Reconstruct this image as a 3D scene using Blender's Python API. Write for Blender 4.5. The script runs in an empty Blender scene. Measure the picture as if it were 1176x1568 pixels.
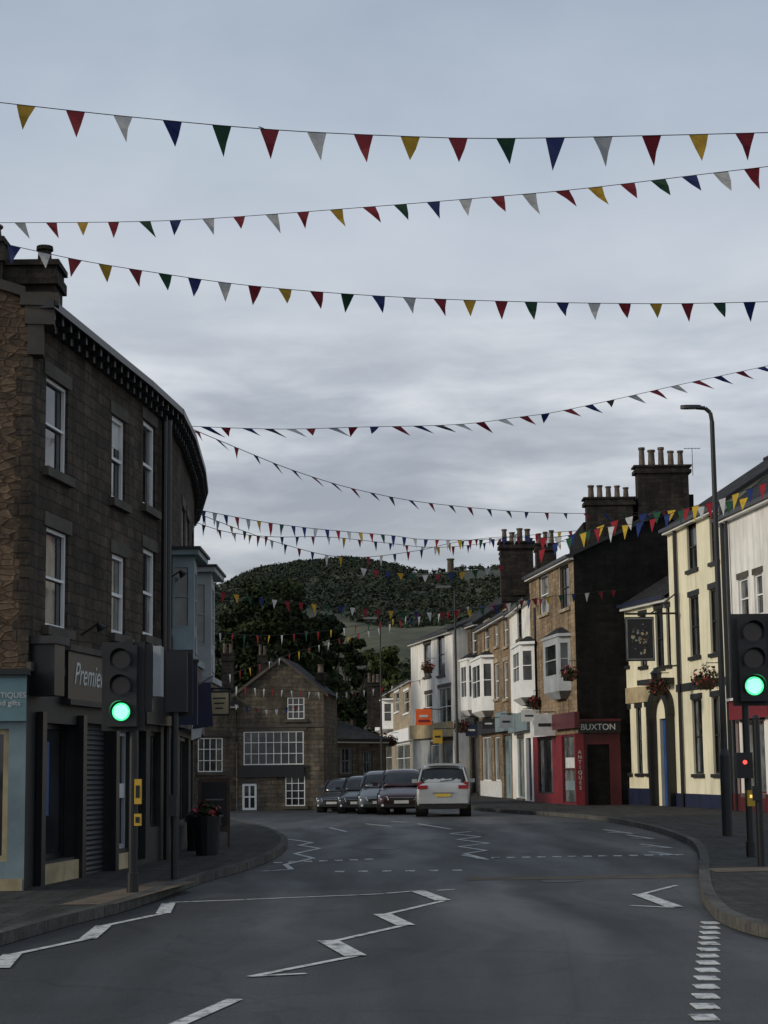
import bpy, math, random
import numpy as np
from mathutils import Vector, Matrix
random.seed(7); np.random.seed(7)
V=Vector
sc=bpy.context.scene
# ------------------------------------------------------------------ survey (photo 1176x1568)
F=2800.; EYE=1.62; PITCH=math.atan(394/2800.); ROLL=0.012
cp,sp=math.cos(PITCH),math.sin(PITCH)
r0=V((1,0,0)); u0=V((0,-sp,cp)); fw=V((0,cp,sp))
RI=r0*math.cos(ROLL)-u0*math.sin(ROLL); UP=u0*math.cos(ROLL)+r0*math.sin(ROLL)
def ray(u,v): return fw+RI*((u-588)/F)+UP*((784-v)/F)
def G(u,v,z=0.):
    d=ray(u,v); t=(z-EYE)/d.z; return V((d.x*t,d.y*t,z))
def D(u,v,Y):
    d=ray(u,v); t=Y/d.y; return V((d.x*t,Y,EYE+d.z*t))
def hit(A,Bq,u,v):
    d=ray(u,v); e=(Bq-A).normalized()
    cr=lambda a,b:a.x*b.y-a.y*b.x
    t=cr(A,e)/cr(d,e); p=V((d.x*t,d.y*t)); return (p-A).dot(e), EYE+t*d.z
# ------------------------------------------------------------------ materials
def new(name):
    m=bpy.data.materials.new(name); m.use_nodes=True; nt=m.node_tree
    return m,nt,nt.nodes['Principled BSDF']
def N(nt,t,**k):
    n=nt.nodes.new(t)
    for a,b in k.items(): setattr(n,a,b)
    return n
def c4(c): return (c[0],c[1],c[2],1)
def ramp(nt,src,a,b,p0=.35,p1=.65):
    r=N(nt,'ShaderNodeValToRGB'); r.color_ramp.elements[0].color=c4(a); r.color_ramp.elements[1].color=c4(b)
    r.color_ramp.elements[0].position=p0; r.color_ramp.elements[1].position=p1
    nt.links.new(src,r.inputs[0]); return r.outputs[0]
def noise(nt,scale,detail=5,vec=None,rough=.6):
    n=N(nt,'ShaderNodeTexNoise'); n.inputs['Scale'].default_value=scale; n.inputs['Detail'].default_value=detail
    n.inputs['Roughness'].default_value=rough
    if vec is None:
        tc=N(nt,'ShaderNodeTexCoord'); vec=tc.outputs['Object']
    nt.links.new(vec,n.inputs['Vector']); return n.outputs['Fac']
def mul(nt,a,b,f=1.,mode='MULTIPLY'):
    m=N(nt,'ShaderNodeMix',data_type='RGBA',blend_type=mode); m.inputs[0].default_value=f
    nt.links.new(a,m.inputs[6]); nt.links.new(b,m.inputs[7]); return m.outputs[2]
def bump(nt,bs,src,st=.3,dist=.02):
    b=N(nt,'ShaderNodeBump'); b.inputs['Strength'].default_value=st; b.inputs['Distance'].default_value=dist
    nt.links.new(src,b.inputs['Height']); nt.links.new(b.outputs[0],bs.inputs['Normal'])
def plain(name,col,rough=.6,var=.25,scale=3.,metal=0,spec=.5,bmp=0,streak=0):
    m,nt,bs=new(name)
    k=1-var
    c=ramp(nt,noise(nt,scale),[x*k for x in col],[min(1,x*(1+var*.5)) for x in col])
    if streak:
        tc=N(nt,'ShaderNodeTexCoord'); mp=N(nt,'ShaderNodeMapping'); mp.inputs['Scale'].default_value=(2.5,2.5,.3); nt.links.new(tc.outputs['Object'],mp.inputs[0])
        c=mul(nt,c,ramp(nt,noise(nt,1.4,6,mp.outputs[0],.65),(1-streak,1-streak,1-streak*1.1),(1,1,1),.3,.55))
    nt.links.new(c,bs.inputs['Base Color']); bs.inputs['Roughness'].default_value=rough
    bs.inputs['Metallic'].default_value=metal; bs.inputs['Specular IOR Level'].default_value=spec
    if bmp: bump(nt,bs,noise(nt,scale*10),bmp,.01)
    return m
def stone(name,c1,c2,mort,bw=.45,bh=.2,ms=.014,dirt=.55,dist=.03):
    m,nt,bs=new(name)
    uv=N(nt,'ShaderNodeUVMap').outputs[0]
    nz=N(nt,'ShaderNodeTexNoise'); nz.inputs['Scale'].default_value=2.5; nt.links.new(uv,nz.inputs['Vector'])
    sb=N(nt,'ShaderNodeVectorMath',operation='MULTIPLY_ADD'); nt.links.new(nz.outputs['Color'],sb.inputs[0])
    sb.inputs[1].default_value=(dist*2,dist*2,0); nt.links.new(uv,sb.inputs[2])
    bt=N(nt,'ShaderNodeTexBrick'); nt.links.new(sb.outputs[0],bt.inputs['Vector'])
    bt.inputs['Color1'].default_value=c4(c1); bt.inputs['Color2'].default_value=c4(c2); bt.inputs['Mortar'].default_value=c4(mort)
    bt.inputs['Scale'].default_value=1; bt.inputs['Mortar Size'].default_value=ms; bt.inputs['Mortar Smooth'].default_value=.4
    bt.inputs['Brick Width'].default_value=bw; bt.inputs['Row Height'].default_value=bh
    d=ramp(nt,noise(nt,.9,7,uv,.7),(1-dirt,)*3,(1.15,)*3,.3,.7)
    d2=ramp(nt,noise(nt,9,4,uv,.7),(.65,.65,.65),(1.25,1.22,1.2),.3,.7)
    mp=N(nt,'ShaderNodeMapping'); mp.inputs['Scale'].default_value=(2.2,.22,1); nt.links.new(uv,mp.inputs[0])
    d3=ramp(nt,noise(nt,1.5,5,mp.outputs[0]),(.62,.62,.6),(1.1,1.1,1.1),.35,.6)
    c=mul(nt,mul(nt,mul(nt,bt.outputs['Color'],d),d2),d3)
    nt.links.new(c,bs.inputs['Base Color']); bs.inputs['Roughness'].default_value=.9; bs.inputs['Specular IOR Level'].default_value=.2
    ad=N(nt,'ShaderNodeMath',operation='MULTIPLY_ADD'); nt.links.new(bt.outputs['Fac'],ad.inputs[0]); ad.inputs[1].default_value=-1.
    nt.links.new(noise(nt,14,4,uv),ad.inputs[2]); bump(nt,bs,ad.outputs[0],.7,.025)
    return m
def rubble(name,ca,cb,mort):
    m,nt,bs=new(name); uv=N(nt,'ShaderNodeUVMap').outputs[0]
    mp=N(nt,'ShaderNodeMapping'); mp.inputs['Scale'].default_value=(1,2.1,1); nt.links.new(uv,mp.inputs[0])
    vo=N(nt,'ShaderNodeTexVoronoi'); vo.inputs['Scale'].default_value=5.; vo.inputs['Randomness'].default_value=.8; nt.links.new(mp.outputs[0],vo.inputs['Vector'])
    ve=N(nt,'ShaderNodeTexVoronoi',feature='DISTANCE_TO_EDGE'); ve.inputs['Scale'].default_value=5.; ve.inputs['Randomness'].default_value=.8; nt.links.new(mp.outputs[0],ve.inputs['Vector'])
    sp_=N(nt,'ShaderNodeSeparateColor'); nt.links.new(vo.outputs['Color'],sp_.inputs[0])
    c=ramp(nt,sp_.outputs[0],ca,cb,0,1); c=mul(nt,c,ramp(nt,noise(nt,1.,7,uv,.7),(.5,.5,.5),(1.2,1.15,1.1),.3,.7))
    c=mul(nt,c,ramp(nt,noise(nt,12,5,uv),(.7,.7,.7),(1.2,1.2,1.2)))
    e=ramp(nt,ve.outputs['Distance'],(.5,.46,.42),(1,1,1),.0,.07)
    c=mul(nt,c,e); nt.links.new(c,bs.inputs['Base Color']); bs.inputs['Roughness'].default_value=.95
    st=ramp(nt,ve.outputs['Distance'],(0,0,0),(1,1,1),0,.12)
    bump(nt,bs,st,.5,.02); return m
def glassm(name,col=(.02,.022,.025),rough=.06,spec=.6):
    m,nt,bs=new(name)
    c=ramp(nt,noise(nt,1.3,2),[x*.5 for x in col],[x*1.8 for x in col])
    nt.links.new(c,bs.inputs['Base Color']); bs.inputs['Roughness'].default_value=rough; bs.inputs['Specular IOR Level'].default_value=spec
    bump(nt,bs,noise(nt,.8,2),.15,.05)
    return m
def emis(name,col,st):
    m,nt,bs=new(name); bs.inputs['Base Color'].default_value=c4([x*.3 for x in col])
    bs.inputs['Emission Color'].default_value=c4(col); bs.inputs['Emission Strength'].default_value=st; return m
M={}
M['stoneA']=stone('grimy_gritstone',(.120,.093,.070),(.066,.053,.042),(.048,.041,.035),.38,.17,.012,.6)
M['trimA']=plain('stone_trim',(.080,.068,.055),.9,.35,2,bmp=.3)
M['rubble']=rubble('rubble_stone',(.085,.058,.036),(.215,.145,.09),(.2,.18,.15))
M['stoneB']=stone('house_stone',(.19,.157,.115),(.105,.09,.07),(.10,.09,.075),.45,.18,.014)
M['stoneC']=stone('warm_stone',(.38,.275,.17),(.24,.175,.11),(.25,.20,.15),.4,.18,.014,.45)
M['stoneW']=stone('pale_stone',(.47,.39,.28),(.35,.29,.2),(.37,.32,.26),.45,.2,.01,.3)
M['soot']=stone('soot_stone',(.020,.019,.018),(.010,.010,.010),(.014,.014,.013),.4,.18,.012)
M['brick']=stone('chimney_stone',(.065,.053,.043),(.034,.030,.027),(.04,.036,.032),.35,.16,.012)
M['slate']=stone('slate',(.048,.048,.052),(.026,.027,.029),(.013,.013,.014),.3,.2,.012,.5,.01)
M['white']=plain('white_paint',(.80,.80,.78),.6,.12,1.1)
M['render']=plain('white_render',(.82,.80,.75),.85,.15,.7,bmp=.2,streak=.3)
M['cream']=plain('cream_render',(.82,.76,.55),.85,.12,.6,bmp=.2,streak=.25)
M['creamst']=plain('yellow_stone',(.42,.34,.20),.85,.3,2)
M['black']=plain('black_paint',(.010,.010,.011),.4,.4,2)
M['dark']=plain('dark_timber',(.017,.017,.018),.55,.4,2)
M['grey']=plain('grey_metal',(.16,.165,.17),.45,.3,3)
M['palegrey']=plain('pale_grey_paint',(.34,.36,.37),.6,.2,1)
M['blueg']=plain('bluegrey_paint',(.19,.25,.265),.55,.25,1.5)
M['teal']=plain('teal_sign',(.14,.24,.255),.5,.2,1)
M['navy']=plain('navy',(.010,.015,.045),.5,.3,2)
M['blue']=plain('blue_paint',(.02,.07,.24),.4,.3,2)
M['red']=plain('red_paint',(.20,.013,.020),.45,.3,2)
M['dkred']=plain('dark_red_paint',(.09,.011,.014),.45,.3,2)
M['orange']=plain('orange_sign',(.85,.13,.02),.5,.15,2)
M['yellow']=plain('yellow_paint',(.55,.34,.03),.5,.2,2)
M['cloth']=plain('cloth_white',(.6,.6,.58),.8,.15,3)
M['wood']=plain('brown_wood',(.07,.038,.022),.6,.4,4)
M['glass']=glassm('window_glass')
M['glassL']=glassm('curtained_glass',(.13,.14,.14),.1)
M['carglass']=glassm('car_glass',(.010,.012,.014),.04,.6)
M['green']=emis('green_lamp',(.05,.95,.30),1.5)
M['greenc']=emis('green_lamp_core',(.45,1.,.62),2.6)
M['redl']=emis('red_lamp',(1.,.06,.05),2.5)
M['amber']=emis('warm_lamp',(1.,.6,.15),1.2)
M['deadlens']=glassm('unlit_lens',(.02,.009,.008),.25)
M['rubber']=plain('rubber',(.012,.012,.012),.85,.3,5)
M['alloy']=plain('alloy',(.3,.3,.31),.35,.2,5,metal=.6)
M['plate_y']=plain('rear_plate',(.65,.45,.05),.4,.1,5)
M['plate_w']=plain('front_plate',(.5,.5,.47),.4,.1,5)
M['tail']=plain('tail_lens',(.30,.01,.012),.15,.2,5)
M['headl']=plain('head_lens',(.62,.65,.68),.1,.3,9)
M['bark']=plain('bark',(.05,.038,.03),.95,.4,6)
M['pot']=plain('chimney_pot',(.13,.098,.075),.9,.55,3)
def carp(name,c,metal=.5):
    m,nt,bs=new(name)
    nt.links.new(ramp(nt,noise(nt,2.,4),[x*.85 for x in c],c),bs.inputs['Base Color'])
    bs.inputs['Roughness'].default_value=.3; bs.inputs['Metallic'].default_value=metal
    bs.inputs['Coat Weight'].default_value=.8; bs.inputs['Coat Roughness'].default_value=.06; return m
M['silver']=carp('silver_paint',(.50,.50,.49),.35); M['maroon']=carp('maroon_paint',(.035,.008,.011))
M['gunmetal']=carp('grey_car_paint',(.05,.056,.065)); M['midgrey']=carp('slate_car_paint',(.12,.13,.14)); M['cblack']=carp('black_car_paint',(.015,.016,.02))
def shutter():
    m,nt,bs=new('roller_shutter'); tc=N(nt,'ShaderNodeTexCoord')
    w=N(nt,'ShaderNodeTexWave',bands_direction='Z'); w.inputs['Scale'].default_value=4.2; nt.links.new(tc.outputs['Object'],w.inputs[0])
    nt.links.new(ramp(nt,w.outputs['Fac'],(.025,.026,.028),(.07,.072,.074),0,1),bs.inputs['Base Color'])
    bs.inputs['Roughness'].default_value=.5; bump(nt,bs,w.outputs['Fac'],.8,.03); return m
M['shutter']=shutter()
def asphalt():
    m,nt,bs=new('asphalt'); tc=N(nt,'ShaderNodeTexCoord'); o=tc.outputs['Object']
    nz=N(nt,'ShaderNodeTexNoise'); nz.inputs['Scale'].default_value=.12; nz.inputs['Detail'].default_value=3; nt.links.new(o,nz.inputs['Vector'])
    wb=N(nt,'ShaderNodeVectorMath',operation='MULTIPLY_ADD'); nt.links.new(nz.outputs['Color'],wb.inputs[0]); wb.inputs[1].default_value=(3,3,0); nt.links.new(o,wb.inputs[2])
    mp=N(nt,'ShaderNodeMapping'); mp.inputs['Scale'].default_value=(1,.09,1); nt.links.new(wb.outputs[0],mp.inputs[0])
    a=ramp(nt,noise(nt,.75,5,mp.outputs[0],.5),(.024,.0245,.025),(.057,.0575,.058),.36,.66)  # worn lane streaks, their bright sheen also painted in as lighter grey
    b=ramp(nt,noise(nt,.35,7,o,.7),(.72,.72,.72),(1.22,1.22,1.22),.35,.65)
    g=ramp(nt,noise(nt,55,3,o),(.5,.5,.5),(1.5,1.5,1.5),.3,.7)
    c=mul(nt,mul(nt,a,b),g)
    # rectangular reinstatement patches
    mb=N(nt,'ShaderNodeMapping'); mb.inputs['Rotation'].default_value=(0,0,.08); mb.inputs['Location'].default_value=(1.3,2,0); nt.links.new(o,mb.inputs[0])
    bk=N(nt,'ShaderNodeTexBrick'); bk.inputs['Scale'].default_value=1; bk.inputs['Brick Width'].default_value=3.1; bk.inputs['Row Height'].default_value=7.3; bk.inputs['Mortar Size'].default_value=.018
    bk.inputs['Color1'].default_value=(1.06,1.06,1.05,1); bk.inputs['Color2'].default_value=(.90,.90,.91,1); bk.inputs['Mortar'].default_value=(.72,.72,.72,1); nt.links.new(mb.outputs[0],bk.inputs['Vector'])
    c=mul(nt,c,bk.outputs['Color'],.8)
    vo=N(nt,'ShaderNodeTexVoronoi',feature='DISTANCE_TO_EDGE'); vo.inputs['Scale'].default_value=.22
    n2=N(nt,'ShaderNodeTexNoise'); n2.inputs['Scale'].default_value=1.2; n2.inputs['Detail'].default_value=5; nt.links.new(o,n2.inputs['Vector'])
    sb=N(nt,'ShaderNodeVectorMath',operation='MULTIPLY_ADD'); nt.links.new(n2.outputs['Color'],sb.inputs[0]); sb.inputs[1].default_value=(1.2,1.2,0); nt.links.new(o,sb.inputs[2])
    nt.links.new(sb.outputs[0],vo.inputs['Vector'])
    c=mul(nt,c,ramp(nt,vo.outputs['Distance'],(.6,.6,.6),(1,1,1),.0,.01))
    nt.links.new(c,bs.inputs['Base Color']); bs.inputs['Specular IOR Level'].default_value=.4
    nt.links.new(ramp(nt,noise(nt,.75,5,mp.outputs[0],.5),(.74,)*3,(.52,)*3),bs.inputs['Roughness'])
    bump(nt,bs,noise(nt,80,3,o),.6,.012); return m
M['asphalt']=asphalt()
M['pave']=stone('paving',(.060,.058,.055),(.042,.041,.040),(.022,.022,.022),.6,.45,.012,.4,.0)
M['kerb']=stone('kerb_stone',(.12,.116,.106),(.09,.087,.08),(.035,.035,.035),.9,3,.012,.4,0)
M['tactile']=plain('tactile_buff',(.115,.083,.055),.9,.35,3,bmp=.5)
M['earth']=plain('earth_grass',(.05,.06,.028),.95,.4,.3)
def paintm():
    m,nt,bs=new('road_paint'); n=noise(nt,7,7,None,.75)
    nt.links.new(ramp(nt,n,(.08,.08,.08),(.58,.58,.56),.37,.52),bs.inputs['Base Color']); bs.inputs['Roughness'].default_value=.7; return m
M['paint']=paintm()
def leafm(name,a,b,sc_=.5):
    m,nt,bs=new(name)
    c=mul(nt,ramp(nt,noise(nt,sc_,3),a,b,.35,.65),ramp(nt,noise(nt,sc_*12,2),(.55,.55,.55),(1.3,1.3,1.2),.3,.7))
    nt.links.new(c,bs.inputs['Base Color']); bs.inputs['Roughness'].default_value=.75; bs.inputs['Specular IOR Level'].default_value=.15; return m
M['leaf']=leafm('leaves_dark',(.009,.016,.006),(.030,.044,.013),.5)
M['leaf2']=leafm('leaves_light',(.03,.042,.013),(.075,.088,.025),.4)
M['hleaf']=leafm('leaves_distant',(.026,.036,.024),(.048,.058,.034),.03)  # slight blue haze mixed into the leaf colours
M['flower']=plain('flowers',(.40,.04,.06),.7,.6,20)
# ------------------------------------------------------------------ builder
import bmesh
class B:
    def __init__(s,name): s.name=name; s.p={}; s.root=bpy.data.objects.new(name,None); sc.collection.objects.link(s.root); s.smooth=set()
    def f(s,part,mat,pts):
        d=s.p.setdefault(part,[[],[],[],[]]); i=len(d[0]); d[0].extend([V(q) for q in pts]); d[1].append(tuple(range(i,i+len(pts))))
        if mat not in d[3]: d[3].append(mat)
        d[2].append(d[3].index(mat))
    def box(s,part,mat,o,a,b,c):
        o,a,b,c=V(o),V(a),V(b),V(c)
        if a.cross(b).dot(c)<0: a,b=b,a
        q=[o,o+a,o+a+b,o+b]; t=[x+c for x in q]
        s.f(part,mat,[q[3],q[2],q[1],q[0]]); s.f(part,mat,t)
        for i in range(4):
            j=(i+1)%4; s.f(part,mat,[q[i],q[j],t[j],t[i]])
    def cb(s,part,mat,c,sx,sy,sz):
        s.box(part,mat,(c[0]-sx/2,c[1]-sy/2,c[2]-sz/2),(sx,0,0),(0,sy,0),(0,0,sz))
    def cyl(s,part,mat,p0,p1,ra,rb=None,n=12,cap=True):
        p0,p1=V(p0),V(p1); rb=ra if rb is None else rb; ax=(p1-p0).normalized()
        t=ax.orthogonal().normalized(); w=ax.cross(t)
        c0=[p0+(t*math.cos(k*2*math.pi/n)+w*math.sin(k*2*math.pi/n))*ra for k in range(n)]
        c1=[p1+(t*math.cos(k*2*math.pi/n)+w*math.sin(k*2*math.pi/n))*rb for k in range(n)]
        for k in range(n): s.f(part,mat,[c0[k],c0[(k+1)%n],c1[(k+1)%n],c1[k]])
        if cap: s.f(part,mat,c0[::-1]); s.f(part,mat,c1)
    def loft(s,part,rings,mf,cap=None):
        n=len(rings[0])
        for i in range(len(rings)-1):
            for j in range(n):
                k=(j+1)%n; s.f(part,mf(i,j),[rings[i][j],rings[i][k],rings[i+1][k],rings[i+1][j]])
        if cap: s.f(part,cap,rings[0][::-1]); s.f(part,cap,rings[-1])
        s.smooth.add(part)
    def done(s):
        for part,(vs,fs,mi,ms) in s.p.items():
            me=bpy.data.meshes.new(part); me.from_pydata(vs,[],fs)
            for m in ms: me.materials.append(M[m])
            uvl=me.uv_layers.new(name='UVMap')
            for k,pl in enumerate(me.polygons):
                pl.material_index=mi[k]; n=pl.normal
                if abs(n.z)<.75:
                    t=V((-n.y,n.x,0)); t=t.normalized() if t.length>1e-5 else V((1,0,0)); up=n.cross(t)
                    if up.z<0: up=-up
                    for li in pl.loop_indices:
                        co=me.vertices[me.loops[li].vertex_index].co; uvl.data[li].uv=(co.dot(t),co.dot(up))
                else:
                    for li in pl.loop_indices:
                        co=me.vertices[me.loops[li].vertex_index].co; uvl.data[li].uv=(co.x,co.y)
            if part in s.smooth:
                bm=bmesh.new(); bm.from_mesh(me); bmesh.ops.remove_doubles(bm,verts=bm.verts,dist=.0005); bmesh.ops.recalc_face_normals(bm,faces=bm.faces); bm.to_mesh(me); bm.free()
                for pl in me.polygons: pl.use_smooth=True
            ob=bpy.data.objects.new(part,me); sc.collection.objects.link(ob); ob.parent=s.root
        return s.root
    def text(s,txt,fr,sx,z,n,size,mat,ext=.01,shear=0):
        A,e,nn=fr; cu=bpy.data.curves.new('lettering','FONT'); cu.body=txt; cu.size=size; cu.extrude=ext; cu.shear=shear
        cu.align_x='CENTER'; cu.align_y='CENTER'; cu.materials.append(M[mat])
        ob=bpy.data.objects.new('lettering',cu); sc.collection.objects.link(ob); ob.parent=s.root
        zz=V((0,0,1)); xx=zz.cross(nn).normalized()
        m=Matrix((xx,zz,nn)).transposed().to_4x4(); p=A3(A)+e*sx+nn*n; m.translation=V((p.x,p.y,z)); ob.matrix_world=m
def A3(a): return V((a[0],a[1],0))
def frame(A,Bq,toward=V((0,0,0))):
    A=V(A[:2]) ; Bq=V(Bq[:2]); e=(Bq-A).normalized(); n=V((-e.y,e.x)); 
    if n.dot(V(toward[:2])-A)<0: n=-n
    return (A,V((e.x,e.y,0)),V((n.x,n.y,0)))
def bx(b,part,mat,fr,s0,s1,z0,z1,n0,n1):
    A,e,n=fr; b.box(part,mat,A3(A)+e*s0+n*n0+V((0,0,z0)),e*(s1-s0),n*(n1-n0),V((0,0,z1-z0)))
def fq(b,part,mat,fr,s0,s1,z0,z1,d):
    A,e,n=fr; o=A3(A)+n*d; z=lambda q:V((0,0,q))
    b.f(part,mat,[o+e*s0+z(z0),o+e*s1+z(z0),o+e*s1+z(z1),o+e*s0+z(z1)])
def facade(b,A,Bq,z0,z1,mat,ops,toward=V((0,0,0)),part='walls',dep=.13,trim=None):
    fr=frame(A,Bq,toward); A_,e,n=fr; L=(V(Bq[:2])-V(A[:2])).length
    ops=[dict(o) for o in ops]
    for o in ops:
        if 'px' in o:
            a,c,d_,f_=o['px']; um=(a+d_)/2; vm=(c+f_)/2
            s=[hit(V(A[:2]),V(Bq[:2]),a,vm)[0],hit(V(A[:2]),V(Bq[:2]),d_,vm)[0]]; zz=[hit(V(A[:2]),V(Bq[:2]),um,c)[1],hit(V(A[:2]),V(Bq[:2]),um,f_)[1]]
            o['r']=[min(s),max(s),min(zz),max(zz)]
        r=o['r']; r[0]=max(r[0],.03); r[1]=min(r[1],L-.03); r[2]=max(r[2],z0+.03); r[3]=min(r[3],z1-.03)
    ops=[o for o in ops if o['r'][1]-o['r'][0]>.08 and o['r'][3]-o['r'][2]>.08]
    S=sorted(set([0,L]+[x for o in ops for x in o['r'][:2]])); Z=sorted(set([z0,z1]+[x for o in ops for x in o['r'][2:]]))
    for i in range(len(S)-1):
        for j in range(len(Z)-1):
            cs,cz=(S[i]+S[i+1])/2,(Z[j]+Z[j+1])/2
            if any(o['r'][0]<cs<o['r'][1] and o['r'][2]<cz<o['r'][3] for o in ops): continue
            fq(b,part,mat,fr,S[i],S[i+1],Z[j],Z[j+1],0)
    for o in ops: window(b,fr,o,mat,dep,trim)
    return fr
def window(b,fr,o,mat,dep,trim):
    A,e,n=fr; s0,s1,z0,z1=o['r']; d=o.get('dep',dep); O=A3(A); z=lambda q:V((0,0,q))
    q=[(s0,z0),(s1,z0),(s1,z1),(s0,z1)]
    rm=o.get('rev',mat)
    for k in range(4):
        a,c=q[k],q[(k+1)%4]
        b.f('reveals',rm,[O+e*a[0]+z(a[1]),O+e*c[0]+z(c[1]),O+e*c[0]+z(c[1])-n*d,O+e*a[0]+z(a[1])-n*d])
    k=o.get('k','w'); g=o.get('g','glass'); fm=o.get('fm','white'); w,h=s1-s0,z1-z0
    if k=='door':
        bx(b,'doors',o.get('m','black'),fr,s0,s1,z0,z1,-d-.05,-d+.0)
        for a in (.12,.56):
            for zz0,zz1 in ((.08,.38),(.45,.9)): bx(b,'doors',o.get('m','black'),fr,s0+w*a,s0+w*(a+.32),z0+h*zz0,z0+h*zz1,-d+.001,-d+.025)
        return
    if k=='panel':
        fq(b,'windows',o['m'],fr,s0,s1,z0,z1,-d); return
    fq(b,'windows',g,fr,s0,s1,z0,z1,-d)
    if o.get('blind'):
        fq(b,'windows','cloth',fr,s0+.04,s1-.04,z1-h*o['blind'],z1-.03,-d+.006)
    elif g=='glass' and k=='w' and h<3 and o.get('curt',1) and random.random()<.6:
        for ca,cb_ in ((.06,random.uniform(.18,.32)),(random.uniform(.68,.82),.94)):
            fq(b,'windows','glassL',fr,s0+w*ca,s0+w*cb_,z0+.03,z1-.03,-d+.005)
    t=o.get('t',min(.07,w*.1)); f0,f1=-d+.008,-d+.055
    bx(b,'frames',fm,fr,s0,s0+t,z0,z1,f0,f1); bx(b,'frames',fm,fr,s1-t,s1,z0,z1,f0,f1)
    bx(b,'frames',fm,fr,s0+t,s1-t,z0,z0+t,f0,f1); bx(b,'frames',fm,fr,s0+t,s1-t,z1-t,z1,f0,f1)
    c,r=o.get('c',1),o.get('rw',2)
    for i in range(1,c): x=s0+w*i/c; bx(b,'frames',fm,fr,x-t*.35,x+t*.35,z0+t,z1-t,f0,f1-.008)
    for i in range(1,r): x=z0+h*i/r; bx(b,'frames',fm,fr,s0+t,s1-t,x-t*.35,x+t*.35,f0,f1-.004)
    tm=o.get('trim',trim)
    if tm:
        bx(b,'sills',tm,fr,s0-.12,s1+.12,z0-.13,z0-.002,-.02,.09)
        bx(b,'sills',tm,fr,s0-.12,s1+.12,z1+.002,z1+.2,-.02,.02)
        if o.get('jamb'):
            bx(b,'sills',tm,fr,s0-.10,s0-.002,z0,z1,-.02,.018); bx(b,'sills',tm,fr,s1+.002,s1+.10,z0,z1,-.02,.018)
def pxr(A,Bq,px):
    A=V(A[:2]);Bq=V(Bq[:2]); a,c,d,f=px
    s=sorted([hit(A,Bq,a,(c+f)/2)[0],hit(A,Bq,d,(c+f)/2)[0]]); zz=sorted([hit(A,Bq,(a+d)/2,c)[1],hit(A,Bq,(a+d)/2,f)[1]])
    return s[0],s[1],zz[0],zz[1]
def onwall(b,A,Bq,px,mat,n0,n1,part='signs'):
    s0,s1,z0,z1=pxr(A,Bq,px); bx(b,part,mat,frame(A,Bq),s0,s1,z0,z1,n0,n1); return s0,s1,z0,z1
def bay(b,A,Bq,px,proj,fm='white',panel=.25,roofm='slate',cols=1,g='glass'):
    s0,s1,z0,z1=pxr(A,Bq,px); fr=frame(A,Bq); A_,e,n=fr; O=A3(A_); c=min(proj*.6,(s1-s0)*.28)
    P=[O+e*s0,O+e*(s0+c)+n*proj,O+e*(s1-c)+n*proj,O+e*s1]
    h=z1-z0
    for i in range(3):
        L=(P[i+1]-P[i]).length; tow=(P[i]+P[i+1])/2+(P[i]+P[i+1]-P[0]-P[3])*3
        facade(b,P[i],P[i+1],z0,z1,fm,[dict(r=[L*.12,L*.88,z0+h*panel,z1-h*.1],fm=fm,g=g,c=(2 if i==1 and cols>1 else 1),rw=2)],toward=tow,part='bay_window',dep=.05)
    cen=(P[0]+P[3])/2
    def ex(k,zz): return [cen+(q-cen)*k+V((0,0,zz)) for q in P]
    a,b2,c2=ex(1.1,z1),ex(1.1,z1+.12),ex(.25,z1+.45)
    for i in range(3):
        b.f('bay_window',fm,[a[i],a[i+1],b2[i+1],b2[i]]); b.f('bay_roof',roofm,[b2[i],b2[i+1],c2[i+1],c2[i]])
    b.f('bay_window',fm,a); b.f('bay_roof',roofm,c2)
    b.f('bay_window',fm,ex(1.0,z0)); lo=ex(.5,z0-.3); t=ex(1.0,z0)
    for i in range(3): b.f('bay_window',fm,[lo[i],lo[i+1],t[i+1],t[i]])
def chimney(b,c,w,d,z0,z1,pots,ph=.6,mat='brick',ang=0):
    e=V((math.cos(ang),math.sin(ang),0)); n=V((-e.y,e.x,0)); c=V((c[0],c[1],0))
    def bb(w_,d_,a,z,m=mat): b.box('chimney',m,c-e*w_/2-n*d_/2+V((0,0,a)),e*w_,n*d_,V((0,0,z-a)))
    bb(w,d,z0,z1-.35); bb(w*1.12,d*1.2,z1-.349,z1-.2); bb(w*1.04,d*1.06,z1-.199,z1-.08); bb(w*1.14,d*1.22,z1-.079,z1)
    for i in range(pots):
        p=c+e*((i+.5)/pots-.5)*w*.95; r=min(.15,w/pots*.36)*random.uniform(.85,1.05); hh=ph*random.uniform(.75,1.1)
        b.cyl('chimney_pots','pot',p+V((0,0,z1)),p+V((0,0,z1+hh*.88)),r*1.05,r*.85,10); b.cyl('chimney_pots','pot',p+V((0,0,z1+hh*.881)),p+V((0,0,z1+hh)),r*1.12,r*1.12,10)
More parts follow.
